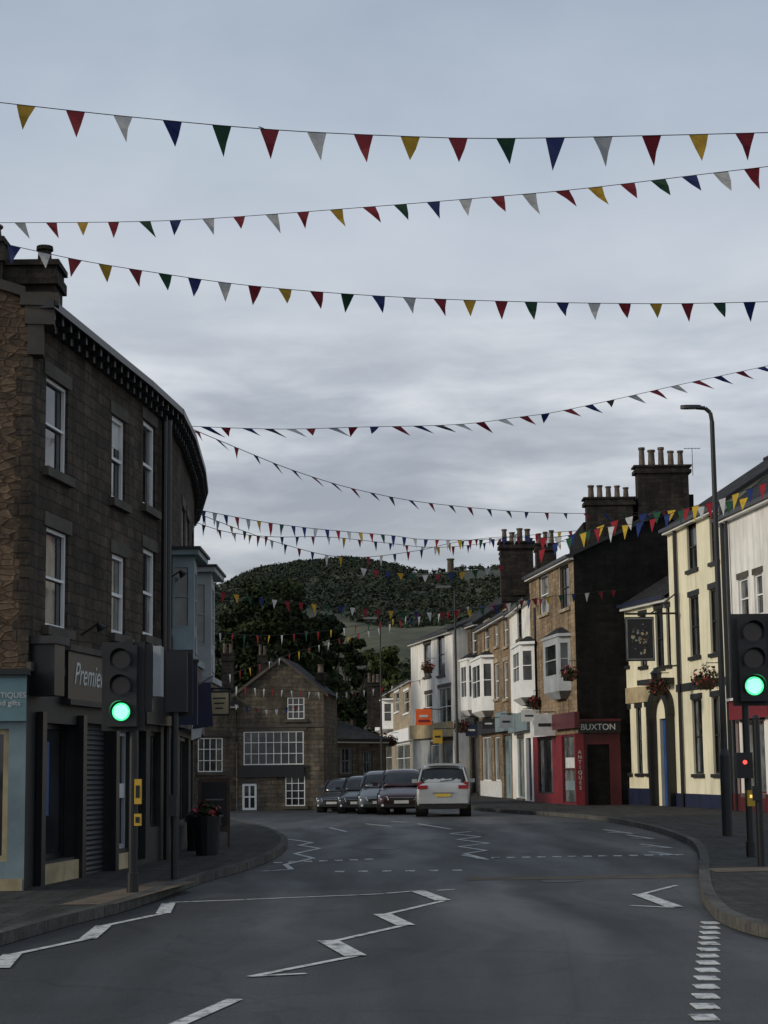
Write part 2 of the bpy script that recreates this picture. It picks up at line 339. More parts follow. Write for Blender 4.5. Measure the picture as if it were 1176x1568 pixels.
def pitched(b,A,Bq,z,depth,rise,over=.22,mat='slate',near='stoneB',far=None):
    fr=frame(A,Bq); A_,e,n=fr; O=A3(A_); L=(V(Bq[:2])-V(A[:2])).length
    k=rise/(depth/2)
    def P(s,d,zz): return O+e*s-n*d+V((0,0,zz))
    ez=z-over*k
    b.f('roof',mat,[P(-.1,-over,ez+.08),P(L+.1,-over,ez+.08),P(L+.1,depth/2,z+rise+.08),P(-.1,depth/2,z+rise+.08)])
    b.f('roof',mat,[P(-.1,depth+over,ez+.08),P(L+.1,depth+over,ez+.08),P(L+.1,depth/2,z+rise+.08),P(-.1,depth/2,z+rise+.08)])
    b.f('roof','dark',[P(L+.1,-over,ez+.08),P(L+.1,depth/2,z+rise+.08),P(L+.1,depth/2,z+rise-.07),P(L+.1,-over,ez-.07)])
    b.f('roof','dark',[P(-.1,-over,ez+.08),P(-.1,depth/2,z+rise+.08),P(-.1,depth/2,z+rise-.07),P(-.1,-over,ez-.07)])
    bx(b,'gutter','black',fr,-.1,L+.1,ez-.06,ez+.06,over-.02,over+.1)
    bx(b,'gutter','white',fr,0,L,ez-.14,ez-.07,.0,over)
    b.cyl('roof','dark',P(-.1,depth/2,z+rise+.1),P(L+.1,depth/2,z+rise+.1),.09,n=8)
    for s,m in ((L,near),(0,far or near)):
        b.f('walls',m,[P(s,0,0),P(s,depth,0),P(s,depth,z),P(s,depth/2,z+rise),P(s,0,z)])
    b.f('walls',near,[P(0,depth,0),P(L,depth,0),P(L,depth,z),P(0,depth,z)])
def pipe(b,A,Bq,u,v,z0,z1,r=.05,mat='black'):
    s,_=hit(V(A[:2]),V(Bq[:2]),u,v); fr=frame(A,Bq); p=A3(fr[0])+fr[1]*s+fr[2]*.1
    b.cyl('drainpipe',mat,p+V((0,0,z0)),p+V((0,0,z1)),r,n=8)
def W(*px,**k): return dict(px=px,**k)
# ------------------------------------------------------------------ ground, road
def sheet(name,pts,z,mat,top=None):
    b=[V((p[0],p[1],z)) for p in pts]; me=bpy.data.meshes.new(name)
    bm=bmesh.new(); vs=[bm.verts.new(p) for p in b]; f=bm.faces.new(vs)
    bm.normal_update()
    if f.normal.z<0: f.normal_flip()
    if top:
        r=bmesh.ops.extrude_face_region(bm,geom=[f]); 
        for g in r['geom']:
            if isinstance(g,bmesh.types.BMVert): g.co.z=top
    bmesh.ops.triangulate(bm,faces=bm.faces); bmesh.ops.recalc_face_normals(bm,faces=bm.faces)
    uv=bm.loops.layers.uv.new('UVMap')
    for f in bm.faces:
        for l in f.loops: l[uv].uv=(l.vert.co.x,l.vert.co.y)
    bm.to_mesh(me); bm.free(); me.materials.append(M[mat])
    ob=bpy.data.objects.new(name,me); sc.collection.objects.link(ob); return ob
sheet('ground',[(-3000,-300),(3000,-300),(3000,4000),(-3000,4000)],0,'earth')
sheet('road',[(-30,-20),(30,-20),(30,60),(16,160),(-5,220),(-40,120),(-45,60),(-30,40)],.005,'asphalt')
def xy(u,v): g=G(u,v); return (g.x,g.y)
def smooth_line(pts,n=4):
    out=[]
    P=[V(p) for p in pts]
    for i in range(len(P)-1):
        a=P[max(i-1,0)];b_=P[i];c=P[i+1];d=P[min(i+2,len(P)-1)]
        for k in range(n):
            t=k/n; out.append(.5*((2*b_)+(c-a)*t+(2*a-5*b_+4*c-d)*t*t+(3*b_-a-3*c+d)*t**3))
    out.append(P[-1]); return out
LK=[V((-9,-4)),V((-6.2,6))]+smooth_line([xy(*p) for p in [(-150,1492),(0,1447),(100,1418),(190,1394),(310,1351),(372,1333),(412,1317),(432,1302),(434,1290),(420,1281),(400,1272),(355,1260)]])+[V((-8,66)),V((-14,72)),V((-30,78))]
sheet('pavement',[(p.x,p.y) for p in LK]+[(-60,78),(-60,-4)],.006,'pave',.125)
RK=[V((22,16.2))]+smooth_line([xy(*p) for p in [(1210,1442),(1160,1432),(1115,1415),(1096,1398),(1083,1375),(1079,1345),(1077,1315),(1058,1293),(1000,1272),(930,1258),(850,1250),(790,1246),(740,1242),(700,1236),(660,1226),(625,1214)]])
sheet('pavement',[(p.x,p.y) for p in RK]+[(60,150),(60,16.2)],.006,'pave',.125)
def ribbon(b,part,mat,pts,w,z,h=0,alt=True):
    for i in range(len(pts)-1):
        a,c=V(pts[i][:2]),V(pts[i+1][:2]); d=c-a
        if d.length<1e-4: continue
        n=V((-d.y,d.x)).normalized()*w/2; d=d.normalized()*w*(0 if h else .25); zz=z+(.001*(i%3) if alt else 0)
        q=[(a-d-n),(c+d-n),(c+d+n),(a-d+n)]
        if h: 
            o=V((q[0].x,q[0].y,z)); b.box(part,mat,o,V((q[1]-q[0]).to_3d()),V((q[3]-q[0]).to_3d()),V((0,0,h+.001*(i%2))))
        else: b.f(part,mat,[V((p.x,p.y,zz)) for p in q])
for K in (LK,RK):
    b=B('kerb'); ribbon(b,'kerbstones','kerb',K,.15,.007,.125); b.done()
def marks(name,lines,w=.12,z=.012):
    b=B(name)
    for L in lines: ribbon(b,'paint','paint',[G(*p) for p in L],w,z)
    b.done()
marks('zigzag_marking',[[(-60,1498),(-20,1484)],[(-30,1480),(2,1481),(18,1464),(135,1439)],[(250,1400),(160,1419)]],.09)
marks('zigzag_marking',[[(135,1439),(158,1420)],[(250,1400),(258,1385)],[(0,1484),(18,1464)]],.17,.016)
marks('zigzag_marking',[[(678,1381),(588,1402)],[(620,1418),(506,1444)],[(542,1466),(386,1497),(465,1493)]],.085)
marks('zigzag_marking',[[(640,1366),(678,1380)],[(586,1402),(620,1418)],[(503,1443),(543,1465)]],.20,.016)
marks('zigzag_marking',[[(402,1335),(446,1332),(437,1325),(480,1315),(452,1308),(489,1300),(458,1295),(478,1291),(430,1284)]],.10)
marks('zigzag_marking',[[(708,1310),(746,1317),(712,1308),(745,1303),(703,1297),(748,1292),(700,1286),(735,1282),(690,1277),(720,1274)]],.09)
marks('zigzag_marking',[[(968,1388),(1030,1391)],[(980,1371),(1035,1357)]],.08); marks('zigzag_marking',[[(980,1371),(1032,1390)]],.2,.016)
marks('zigzag_marking',[[(925,1271),(968,1277),(930,1275)],[(960,1279),(1000,1285),(968,1284)],[(980,1293),(1028,1299),(985,1297)],[(995,1305),(1034,1310),(1000,1309)]],.09)
marks('lane_line',[[(240,1585),(358,1533)]],.12)
marks('stop_line',[[(262,1383),(372,1379)],[(380,1378.5),(585,1370)],[(594,1369),(630,1366)],[(672,1364.5),(694,1363)]],.09)
b=B('crossing_studs')
for row in [((425,1322),(565,1317),7),((735,1315),(1040,1310),14),((520,1336),(700,1334),6)]:
    (a,c),(d,e_),n=row[0],row[1],row[2]
    for i in range(n):
        p=G(a+(d-a)*i/(n-1),c+(e_-c)*i/(n-1)); b.cb('studs','paint',(p.x,p.y,.014),.15,.18,.012)
b.done()
b=B('edge_dashes')
near,far=G(1076,1600),G(1088,1415); n=11
for i in range(n+5):
    Y=near.y+(far.y-near.y)*i/(n+4); x=near.x+(far.x-near.x)*i/(n+4); b.cb('paint','paint',(x,Y,.013),.16,.27,.006)
b.done()
marks('lane_line',[[(560,1262),(600,1266)],[(640,1262),(690,1270)],[(505,1268),(530,1274)],[(600,1258),(622,1260)]],.1)
b=B('tactile_paving')
A,Bq=G(735,1346),G(1074,1342)
ribbon(b,'strip','tactile',[A,Bq],.8,.009,alt=False)
p=G(1088,1333,.125); q=G(1230,1330,.125); b.f('slabs','tactile',[V((p.x,p.y-.5,.131)),V((q.x,q.y-.5,.131)),V((q.x,q.y+.5,.131)),V((p.x,p.y+.5,.131))])
p=G(195,1385,.125);q=G(318,1350,.125); b.f('slabs','tactile',[V((p.x-.15,p.y,.131)),V((q.x-.15,q.y,.131)),V((q.x-.75,q.y+.1,.131)),V((p.x-.8,p.y,.131))])
b.done()
b=B('manhole_cover')
for (u,v) in ((860,1350),(590,1300)):
    p=G(u,v); b.cyl('lid','dark',(p.x,p.y,.006),(p.x,p.y,.011),.3,n=24)
b.done()
# ------------------------------------------------------------------ LEFT corner building
ZT=8.0
PL=[V(p) for p in [(-4.80,24.5),(-4.12,29.8),(-3.88,32.2),(-3.92,34.7),(-4.12,38.6),(-4.34,41.4),(-5.0,46),(-6.2,51)]]
b=B('stone_building')
TW=V((40,30,0))
ca=dict(curt=0,t=.05)
wl={0:[W(70,585,104,724,**ca),W(70,812,104,962,**ca),W(171,640,192,768,blind=.35),W(171,850,192,972,g='glassL')],
    1:[W(219,648,238,778),W(219,842,238,975)],
    3:[dict(r=[.8,1.7,5.2,6.8]),dict(r=[2.4,3.3,5.2,6.8])],4:[dict(r=[.9,1.8,5.2,6.8])]}
for i in range(len(PL)-1):
    a,c=PL[i],PL[i+1]
    fr=facade(b,a,c,3.0,ZT-.1,'stoneA',wl.get(i,[]),toward=TW,trim='trimA',dep=.1)
    L=(c-a).length; 
    bx(b,'cornice','trimA',fr,-.02,L+.02,ZT-.2,ZT-.06,.0,.08); bx(b,'gutter','black',fr,-.05,L+.05,ZT-.06,ZT+.05,.0,.32)
    bx(b,'cornice','trimA',fr,-.02,L+.02,2.98,3.1,0,.06)
    k=int(L/.36)
    for j in range(k):
        s=(j+.5)*L/k; bx(b,'corbels','dark',fr,s-.04,s+.04,ZT-.17,ZT-.062,.081,.26); bx(b,'corbels','dark',fr,s-.035,s+.035,ZT-.27,ZT-.172,.0811,.15)
    A_,e,n=fr; O=A3(A_)
    b.f('roof','slate',[O+n*.3+V((0,0,ZT+.04)),O+e*L+n*.3+V((0,0,ZT+.04)),O+e*L-V((4.5,0,0))+V((0,0,ZT+1.6)),O-V((4.5,0,0))+V((0,0,ZT+1.6))])
a,c=PL[0],PL[1]
frg=facade(b,a,c,0,2.98,'dark',[W(60,1108,119,1316,fm='black',c=1,rw=1,dep=.25,curt=0),W(123,1108,170,1346,k='panel',m='shutter',dep=.12),W(173,1120,198,1300,fm='palegrey',rw=2,dep=.12,curt=0)],toward=TW)
onwall(b,a,c,(60,1320,118,1352),'creamst',.01,.05); onwall(b,a,c,(172,1306,200,1330),'creamst',.01,.05)
onwall(b,a,c,(173,1200,196,1222),'cloth',-.08,-.06)
s0,s1,z0,z1=onwall(b,a,c,(94,1003,158,1074),'black',.005,.1,'fascia')
bx(b,'fascia','trimA',frg,s0-.1,s1+.1,z1+.001,z1+.09,0,.16)
bx(b,'fascia','dark',frg,s0,s1,z0-.08,z0-.001,0,.14)
b.text('Premier F',frg,(s0+s1)/2+.12,(z0+z1)/2+.02,.106,.46,'cloth',.002,.35)
onwall(b,a,c,(46,988,62,1066),'black',.005,.34,'fascia'); s0,s1,z0,z1=pxr(a,c,(44,976,66,988)); bx(b,'fascia','dark',frg,s0,s1,z0,z1,.0,.38)
for u in (57,120,171,200):
    s,_=hit(a,c,u,1200); bx(b,'pilasters','black',frg,s-.09,s+.09,.1,2.45,.01,.1)
onwall(b,a,c,(66,1135,96,1250),'blue',-.23,-.2,'window_display')
a,c=PL[1],PL[2]; fr=facade(b,a,c,0,2.98,'dark',[dict(r=[.35,1.0,.2,2.3],k='door',m='dark'),dict(r=[1.3,2.1,.7,2.3],fm='black',rw=1)],toward=TW)
bx(b,'fascia','black',fr,.1,2.3,2.4,2.9,.01,.22)
for i in range(2,len(PL)-1):
    a,c=PL[i],PL[i+1]; L=(c-a).length; fr=facade(b,a,c,0,2.98,'dark',[dict(r=[.4,L-.5,.6,2.3],fm='black',c=3,rw=1)],toward=TW); bx(b,'fascia',('blueg','navy','dark')[i%3],fr,.1,L-.1,2.4,2.9,.01,.25)
pipe(b,PL[1],PL[2],249,800,0.1,7.8,.06); pipe(b,PL[1],PL[2],243,800,3,7.8,.05)
g0=PL[0]; g1=V((-10.3,23.7)); frs=frame(g0,g1,V((0,0,0)))
e,n=frs[1],frs[2]; O=A3(g0)
b.f('walls','rubble',[O,O+e*5.6,O+e*5.6+V((0,0,10.0)),O+e*1.1+V((0,0,8.6)),O+V((0,0,8.0))])
bx(b,'coping','trimA',frs,-.36,.16,7.98,8.16,-.45,.10); bx(b,'coping','trimA',frs,-.30,.10,7.72,7.979,-.4,.07); bx(b,'coping','trimA',frs,-.16,.06,7.3,7.719,-.25,.05)
b.box('coping','trimA',O+n*.08-n*.5+V((0,0,8.1))+e*.1,e*5.2+V((0,0,1.55)),n*.5,V((0,0,.14)))
for k in range(15): 
    w=.2 if k%2 else .12; bx(b,'quoins','stoneA',frs,-.015,w,3.1+k*.28,3.1+k*.28+.265,0,.012)
p=D(44,440,25.1); chimney(b,(p.x,25.1),.85,.6,7.9,8.72,0)
for u,vt,vb,r in ((68,384,432,.105),(36,414,432,.1)):
    p=D(u,vb,25.1); q=D(u,vt,25.1); b.cyl('chimney_pots','brick',(p.x,25.1,8.6),(p.x,25.1,q.z),r*1.1,r*.85); b.cyl('chimney_pots','brick',(p.x,25.1,q.z+.001),(p.x,25.1,q.z+.06),r*1.15,r*1.1)
p=D(-2,430,24.9); q=D(2,360,24.9); chimney(b,(p.x-.1,24.9),.4,.5,8.2,q.z-.1,1,.25)
b.done()
b=B('shop_front')
A=V((-4.70,24.0)); C=V((-10.3,23.2)); fr=frame(A,C)
facade(b,A,C,0,2.95,'blueg',[dict(r=[.22,1.9,.5,2.2],fm='creamst',rw=1,c=1,dep=.12,curt=0)]); bx(b,'fascia','dark',fr,-.03,5.5,2.90,2.98,-.4,.12)
bx(b,'fascia','teal',fr,.0,5.4,2.3,2.85,.01,.07); b.text('ANTIQUES\nand gifts',fr,.24,2.58,.075,.10,'cloth',.002)
bx(b,'stallriser','creamst',fr,.02,5.4,.13,.28,.01,.05)
b.f('walls','dark',[A3(A),A3(PL[0]),A3(PL[0])+V((0,0,2.95)),A3(A)+V((0,0,2.95))])
b.f('roof','slate',[A3(A)+V((0,0,2.98)),A3(PL[0])+V((0,0,3.0)),A3(g1)+V((0,0,3.0)),A3(C)+V((0,0,2.98))])
b.done()
def leftbay(name,u_w,Yn,px_top,px_bot,proj,length,mat):
    b=B(name); xw=-3.98 if Yn<36 else -4.15
    zt=D(u_w,px_top,Yn).z; zb=D(u_w,px_bot,Yn).z
    P=[V((xw,Yn)),V((xw+proj,Yn+.12)),V((xw+proj-.1,Yn+length)),V((xw-.2,Yn+length+.2))]
    for i in range(3):
        L=(P[i+1]-P[i]).length; h=zt-zb
        facade(b,P[i],P[i+1],zb,zt,mat,[dict(r=[L*.2,L*.82,zb+h*.3,zb+h*.9],fm=mat,rw=2,c=1 if i!=1 else 3,g='glassL')],toward=(V((-6,Yn-6)) if i==0 else V((30,Yn))) if i<2 else V((0,99)),dep=.05)
        fr=frame(P[i],P[i+1],(V((-6,Yn-6)) if i==0 else V((30,Yn))) if i<2 else V((0,99))); bx(b,'panels',mat,fr,L*.2,L*.8,zb+h*.06,zb+h*.22,.0,.02)
    def sl(z0,z1,k,m):
        b.box('cornice',m,V((xw-.3,Yn-k,z0)),V((proj+.3+k,0,0)),V((0,length+2*k,0)),V((0,0,z1-z0)))
    sl(zt,zt+.1,.1,mat); sl(zt+.101,zt+.15,.14,'dark'); sl(zb-.12,zb,.05,mat); sl(zb-.4,zb-.121,.0,'dark')
    b.done()
leftbay('oriel_window',285,33.4,850,1008,.47,1.6,'blueg')
leftbay('oriel_window',318,37.6,876,1036,.55,2.0,'palegrey')
b=B('hanging_sign'); p=D(336,1077,37.); b.cb('board','dark',(p.x,37,p.z),.44,.07,.5); b.cb('face','creamst',(p.x,36.955,p.z),.37,.012,.42)
for k in range(3): b.cb('writing','dark',(p.x,36.946,p.z+.1-.1*k),.26-.05*k,.004,.03)
b.cyl('bracket','black',(p.x-.6,37.02,p.z+.3),(p.x+.24,37.02,p.z+.3),.02,n=6); b.cyl('bracket','black',(p.x-.6,37.02,p.z+.0),(p.x-.1,37.02,p.z+.3),.015,n=6)
b.done()
b=B('banner_flag'); p=D(306,1045,34.); q=D(318,1112,34.)
b.f('cloth','navy',[p,p+V((.2,0,0)),q+V((.1,.0,0)),q+V((-.28,0,-.05))]); b.cyl('pole','grey',(p.x-.3,34,p.z-.2),(p.x+.25,34,p.z+.12),.015,n=6); b.f('cloth','cloth',[q+V((-.3,.01,-.06)),q+V((-.1,.01,-.02)),q+V((-.12,.01,-.2)),q+V((-.3,.01,-.25))]); b.done()
for (u,v0,v1,Y,w) in ((256,1005,1060,30,.4),(285,1015,1110,31.5,.4)):
    b=B('projecting_shop_sign'); p=D(u,v0,Y);q=D(u,v1,Y); b.cb('box','navy',(p.x,Y,(p.z+q.z)/2),w,.1,p.z-q.z); b.cb('trim','dark',(p.x,Y,p.z+.03),w+.04,.13,.05); b.cyl('bracket','black',(p.x-.5,Y,p.z+.1),(p.x+.1,Y,p.z+.1),.015,n=6); b.done()
for (u,v,Y) in ((150,962,26.9),(276,880,33.)):
    b=B('wall_lamp'); p=D(u,v,Y); b.cyl('arm','black',(p.x-.25,Y,p.z-.1),(p.x+.02,Y,p.z+.08),.015,n=6); b.cyl('shade','black',(p.x,Y,p.z+.06),(p.x+.06,Y,p.z-.02),.03,.08,12); b.done()
b=B('chalk_board_sign'); g=G(350,1297,.125); zt=D(350,1197,g.y).z
b.cb('frame','wood',(g.x-.28,g.y,(zt+.3)/2+.1),.62,.06,zt-.35); b.cb('slate','black',(g.x-.28,g.y-.035,(zt+.3)/2+.12),.5,.012,zt-.55)
for i in range(4): b.cb('writing','grey',(g.x-.28,g.y-.045,zt-.35-i*.16),.36-.06*(i%2),.004,.025)
for dx in (-.56,0): b.box('legs','wood',V((g.x+dx-.02,g.y-.02,.126)),V((.05,0,0)),V((0,.05,0)),V((0,0,.35)))
b.done()
def clump_mesh(name,cl,size,mat,parent=None,nrm_up=.3):
    vs=[];fs=[];base=0
    for (c,r,n) in cl:
        d=np.random.normal(size=(n,3)); d/=np.linalg.norm(d,axis=1)[:,None]; rr=np.random.rand(n)**.45
        P=np.array(c)+d*(rr[:,None])*np.array(r)
        nn=d+np.random.normal(size=(n,3))*.8+np.array((0,0,nrm_up)); nn/=np.linalg.norm(nn,axis=1)[:,None]
        t=np.cross(nn,np.random.normal(size=(n,3))); t/=np.linalg.norm(t,axis=1)[:,None]; w=np.cross(nn,t)
        s=size*(.6+.8*np.random.rand(n))[:,None]
        Q=np.stack([P-t*s,P-w*s*.6,P+t*s,P+w*s*.6],1).reshape(-1,3)
        vs.append(Q); fs.append(base+np.arange(n*4).reshape(n,4)); base+=n*4
    vs=np.concatenate(vs); fs=np.concatenate(fs)
    me=bpy.data.meshes.new(name); me.from_pydata(vs.tolist(),[],fs.tolist()); me.materials.append(M[mat])
    ob=bpy.data.objects.new(name,me); sc.collection.objects.link(ob)
    if parent: ob.parent=parent
    return ob
def planter(u,v,Y,r,name='flower_planter',base=None):
    b=B(name); p=D(u,v,Y) 
    if base: b.cyl('tub','black',(p.x,Y,.126),(p.x,Y,p.z-.05),.2,.27,14)
    else:
        b.cyl('basket','wood',(p.x,Y,p.z-r*.7),(p.x,Y,p.z-.02),r*.4,r*.85,10); b.cyl('chain','black',(p.x,Y,p.z),(p.x,Y,p.z+.5),.01,n=5)
        b.cyl('bracket','black',(p.x,Y,p.z+.5),(p.x+(.4 if p.x>0 else -.4),Y+.02,p.z+.5),.015,n=5)
    rt=b.done()
    clump_mesh('foliage',[((p.x,Y,p.z),(r,r,r*.8),300)],.06,'leaf',rt); clump_mesh('blooms',[((p.x,Y,p.z+.03),(r*1.08,r*1.08,r*.85),110)],.05,'flower',rt)
planter(317,1245,33.5,.24,base=True)
b=B('litter_bin'); p=G(303,1302,.125); b.cyl('body','black',(p.x,p.y,.126),(p.x,p.y,.75),.2,.22,16); b.cyl('rim','dark',(p.x,p.y,.751),(p.x,p.y,.8),.24,.24,16); b.cyl('hood','black',(p.x,p.y,.801),(p.x,p.y,.92),.22,.1,16); b.done()
# ------------------------------------------------------------------ centre houses
b=B('stone_cottage')
Yc=76.; A=V(D(363,1240,Yc).xy); C=V(D(497,1240,Yc).xy); C.y-=.3
ze=D(363,1060,Yc).z; zp=D(431,1008,Yc).z; fr=facade(b,A,C,0,ze,'stoneB',[W(440,1068,466,1101,c=3,rw=3,t=.035,curt=0),W(373,1120,465,1171,c=8,rw=3,t=.04,curt=0),W(437,1188,467,1234,c=3,rw=4,t=.035,curt=0),W(371,1200,393,1244,k='w',c=2,rw=2,t=.09,curt=0)],trim='trimA',dep=.06)
L=(C-A).length; O=A3(A); e,n=fr[1],fr[2]
b.f('walls','stoneB',[O+V((0,0,ze)),O+e*L+V((0,0,ze)),O+e*L*.52+V((0,0,zp))])
bx(b,'band','trimA',fr,0,L,D(431,1112,Yc).z-.05,D(431,1112,Yc).z+.05,0,.05); 
s0,s1,z0,z1=pxr(A,C,(366,1172,466,1190)); bx(b,'band','black',fr,s0,s1,z0,z1,.005,.12)
for (sa,za,sb_,zb) in ((-.2,ze-.1,L*.52,zp+.05),(L+.2,ze-.12,L*.52,zp+.05)):
    p=O+e*sa+V((0,0,za)); q=O+e*sb_+V((0,0,zb)); back=-n*5
    b.f('roof','slate',[p+n*.15,q+n*.15,q+back,p+back]); b.f('roof','trimA',[p+n*.15,q+n*.15,q+n*.15-V((0,0,.14)),p+n*.15-V((0,0,.14))])
b.f('walls','stoneB',[O+e*L,O+e*L-n*5,O+e*L-n*5+V((0,0,ze)),O+e*L+V((0,0,ze))]); b.f('walls','stoneB',[O,O-n*5,O-n*5+V((0,0,ze)),O+V((0,0,ze))])
for u,vt,Y,np_ in ((491,1030,79,1),(402,1003,79,2)):
    p=D(u,vt,Y); chimney(b,(p.x,Y),.4,.4,p.z-1.3,p.z,np_,.45)
b.done()
b=B('stone_house')
A=V(D(272,1240,74.5).xy); C=V(D(362,1240,75.9).xy); zt=D(330,1075,75.5).z
facade(b,A,C,0,zt,'stoneB',[W(303,1130,341,1182,c=4,rw=3,t=.04,curt=0),W(303,1195,325,1240,k='door',m='navy'),W(335,1196,352,1236,c=2,rw=3,t=.04)],trim='trimA',dep=.06)
pitched(b,A,C,zt,5,1.2,near='stoneB'); p=D(349,1000,77.5); chimney(b,(p.x,77.5),.5,.45,zt,p.z,2,.4)
onwall(b,A,C,(300,1118,352,1128),'trimA',.0,.06)
b.done()
b=B('stone_cottage'); A=V(D(505,1200,100).xy);C=V(D(592,1200,104).xy); zt=D(550,1132,102).z
facade(b,A,C,0,zt,'stoneB',[W(520,1145,540,1185,c=2,fm='grey'),W(556,1150,570,1185,c=2,fm='grey')],trim='trimA'); pitched(b,A,C,zt,7,1.1); b.done()
# ------------------------------------------------------------------ RIGHT side row
def base(u,v): g=G(u,v); return V((g.x,g.y))
def ztop(A,C,u,v): return hit(A,C,u,v)[1]
Pn=base(1330,1262); P8=base(1119,1246)
b=B('white_building'); z=ztop(P8,Pn,1150,768); 
fr=facade(b,P8,Pn,0,z,'render',[W(1131,885,1146,948),W(1155,878,1168,942),W(1200,860,1225,930),W(1130,1020,1142,1050,fm='dark'),W(1138,1105,1172,1215,fm='dkred',c=2,rw=1,g='glassL'),W(1126,1105,1134,1232,k='door',m='dkred')],trim='trimA')
pitched(b,P8,Pn,z,8,3.2,near='render'); onwall(b,P8,Pn,(1125,1070,1185,1100),'red',.02,.2,'fascia'); onwall(b,P8,Pn,(1123,1216,1190,1244),'dkred',.02,.08)
pipe(b,P8,Pn,1120,900,.1,z-.3); onwall(b,P8,Pn,(1120,1066,1190,1070),'white',0,.3,'fascia')
b.done()
P7=base(1036,1240); b=B('pub'); z=ztop(P7,P8,1075,783)
dk=dict(fm='black',trim='dark')
fr=facade(b,P7,P8,0,z,'cream',[W(1052,800,1067,872,**dk),W(1087,788,1100,860,**dk),W(1056,912,1071,1005,**dk),W(1087,900,1102,1000,**dk),W(1061,1070,1076,1185,**dk),W(1091,1066,1103,1185,**dk)])
onwall(b,P7,P8,(1037,1216,1116,1246),'navy',.0,.05,'plinth'); onwall(b,P7,P8,(1037,1042,1116,1054),'dark',.0,.06,'band')
pitched(b,P7,P8,z,8,2.6,near='cream')
for q in (1039,1113): pipe(b,P7,P8,q,900,.1,z-.2,.07)
P6=base(946,1236); z2=ztop(P6,P7,990,921)
fr2=facade(b,P6,P7,0,z2,'cream',[W(951,955,962,1020,**dk),W(1004,932,1016,1022,**dk),W(1021,930,1029,1018,**dk),W(980,942,990,1020,**dk),W(958,1086,966,1184,**dk),W(975,1084,983,1184,**dk),W(990,1082,997,1184,**dk),W(1012,1100,1024,1236,k='door',m='blue')])
onwall(b,P6,P7,(947,1207,1006,1240),'navy',.0,.05,'plinth')
A_,e,n=fr2; L=(P7-P6).length; O=A3(A_)
b.f('roof','slate',[O+n*.25+V((0,0,z2)),O+e*L+n*.25+V((0,0,z2)),O+e*L-n*4+V((0,0,z2+2.6)),O-n*4+V((0,0,z2+2.6))])
bx(b,'gutter','navy',fr2,0,L,z2-.08,z2+.05,.2,.32); bx(b,'gutter','cloth',fr2,0,L,z2-.2,z2-.081,.0,.2)
onwall(b,P6,P7,(949,1052,1003,1076),'creamst',.005,.06,'fascia')
s0,s1,z0,z1=pxr(P6,P7,(1009,1078,1030,1236))
for sx in (s0-.35,s1+.1): bx(b,'porch','black',fr2,sx,sx+.25,.0,z1-.4,.0,.3)
mid=(s0+s1)/2; rr=(s1-s0)/2+.1
for k in range(12):
    t0,t1=math.pi*k/12,math.pi*(k+1)/12
    q=[O+e*(mid+r_*math.cos(t))+V((0,0,z1-.4+r_*math.sin(t))) for r_,t in ((rr,t0),(rr+.3,t0),(rr+.3,t1),(rr,t1))]
    b.f('porch','black',[x+n*.3 for x in q]); b.f('porch','black',[q[1]+n*.3,q[2]+n*.3,q[2],q[1]]); b.f('porch','black',[q[0]+n*.3,q[3]+n*.3,q[3],q[0]])
bx(b,'porch','dark',fr2,s0-.5,s1+.5,z1+.75,z1+.95,.0,.6)
b.done()
b=B('pub_sign'); Y=67.5; p=D(957,945,Y);q=D(1003,1012,Y); cx=(p.x+q.x)/2; cz=(p.z+q.z)/2; w=q.x-p.x; h=p.z-q.z
b.cb('board','black',(cx,Y,cz),w,.12,h)
for k in range(70):
    t=random.random()*6.28; rr=random.random(); x=rr*.3*math.cos(t)*w; zz=rr*.36*math.sin(t)*h; s=random.uniform(.03,.09); b.cb('painting',random.choice(['grey','trimA','creamst','navy','palegrey','dark']),(cx+x,Y-.065-.0006*k,cz+zz),s,.004,s*random.uniform(.6,1.6))
for sx in (-1,1): b.cb('frame','grey',(cx+sx*w*.46,Y-.08,cz),.05,.05,h*.94)
for sz in (-1,1): b.cb('frame','grey',(cx,Y-.08,cz+sz*h*.46),w*.86,.045,.05)
b.cyl('bracket','black',(cx-w*.5,Y,p.z+.12),(cx+w*.5+.9,Y,p.z+.12),.04,n=6); b.cyl('bracket','black',(cx+w*.4,Y,p.z+.12),(cx+w*.5+.9,Y,p.z+.9),.03,n=6)
b.done()
b=B('sooty_gable_building'); Y=77.5
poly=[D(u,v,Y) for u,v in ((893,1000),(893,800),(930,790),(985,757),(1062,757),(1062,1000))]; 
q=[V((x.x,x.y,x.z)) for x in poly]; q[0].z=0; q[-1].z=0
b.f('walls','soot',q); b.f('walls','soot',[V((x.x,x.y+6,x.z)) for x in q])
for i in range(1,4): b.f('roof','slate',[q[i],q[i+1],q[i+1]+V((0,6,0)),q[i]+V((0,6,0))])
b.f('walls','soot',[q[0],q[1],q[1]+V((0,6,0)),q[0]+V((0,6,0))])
for (ua,ub,vt,vb,np_,ph) in ((972,1058,713,775,5,.75),(895,972,762,800,5,.6)):
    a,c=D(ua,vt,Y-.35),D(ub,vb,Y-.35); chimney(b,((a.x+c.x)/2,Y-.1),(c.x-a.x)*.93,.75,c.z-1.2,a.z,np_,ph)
p=D(1060,700,Y); b.cyl('aerial','grey',(p.x,Y,p.z-.8),(p.x,Y,p.z+.4),.015,n=5)
for k in range(5): b.cb('aerial','grey',(p.x-.3+.15*k,Y,p.z+.38),.015,.3,.015)
b.cb('aerial','grey',(p.x,Y,p.z+.38),.7,.02,.02); b.done()
P6n=base(888,1238); P6f=base(818,1232); b=B('stone_building')
z=ztop(P6f,P6n,850,862)
st=dict(trim='stoneW',jamb=True)
fr=facade(b,P6f,P6n,2.95,z,'stoneC',[W(826,880,840,940,g='glassL',**st),W(858,866,872,932,fm='dark',**st)])
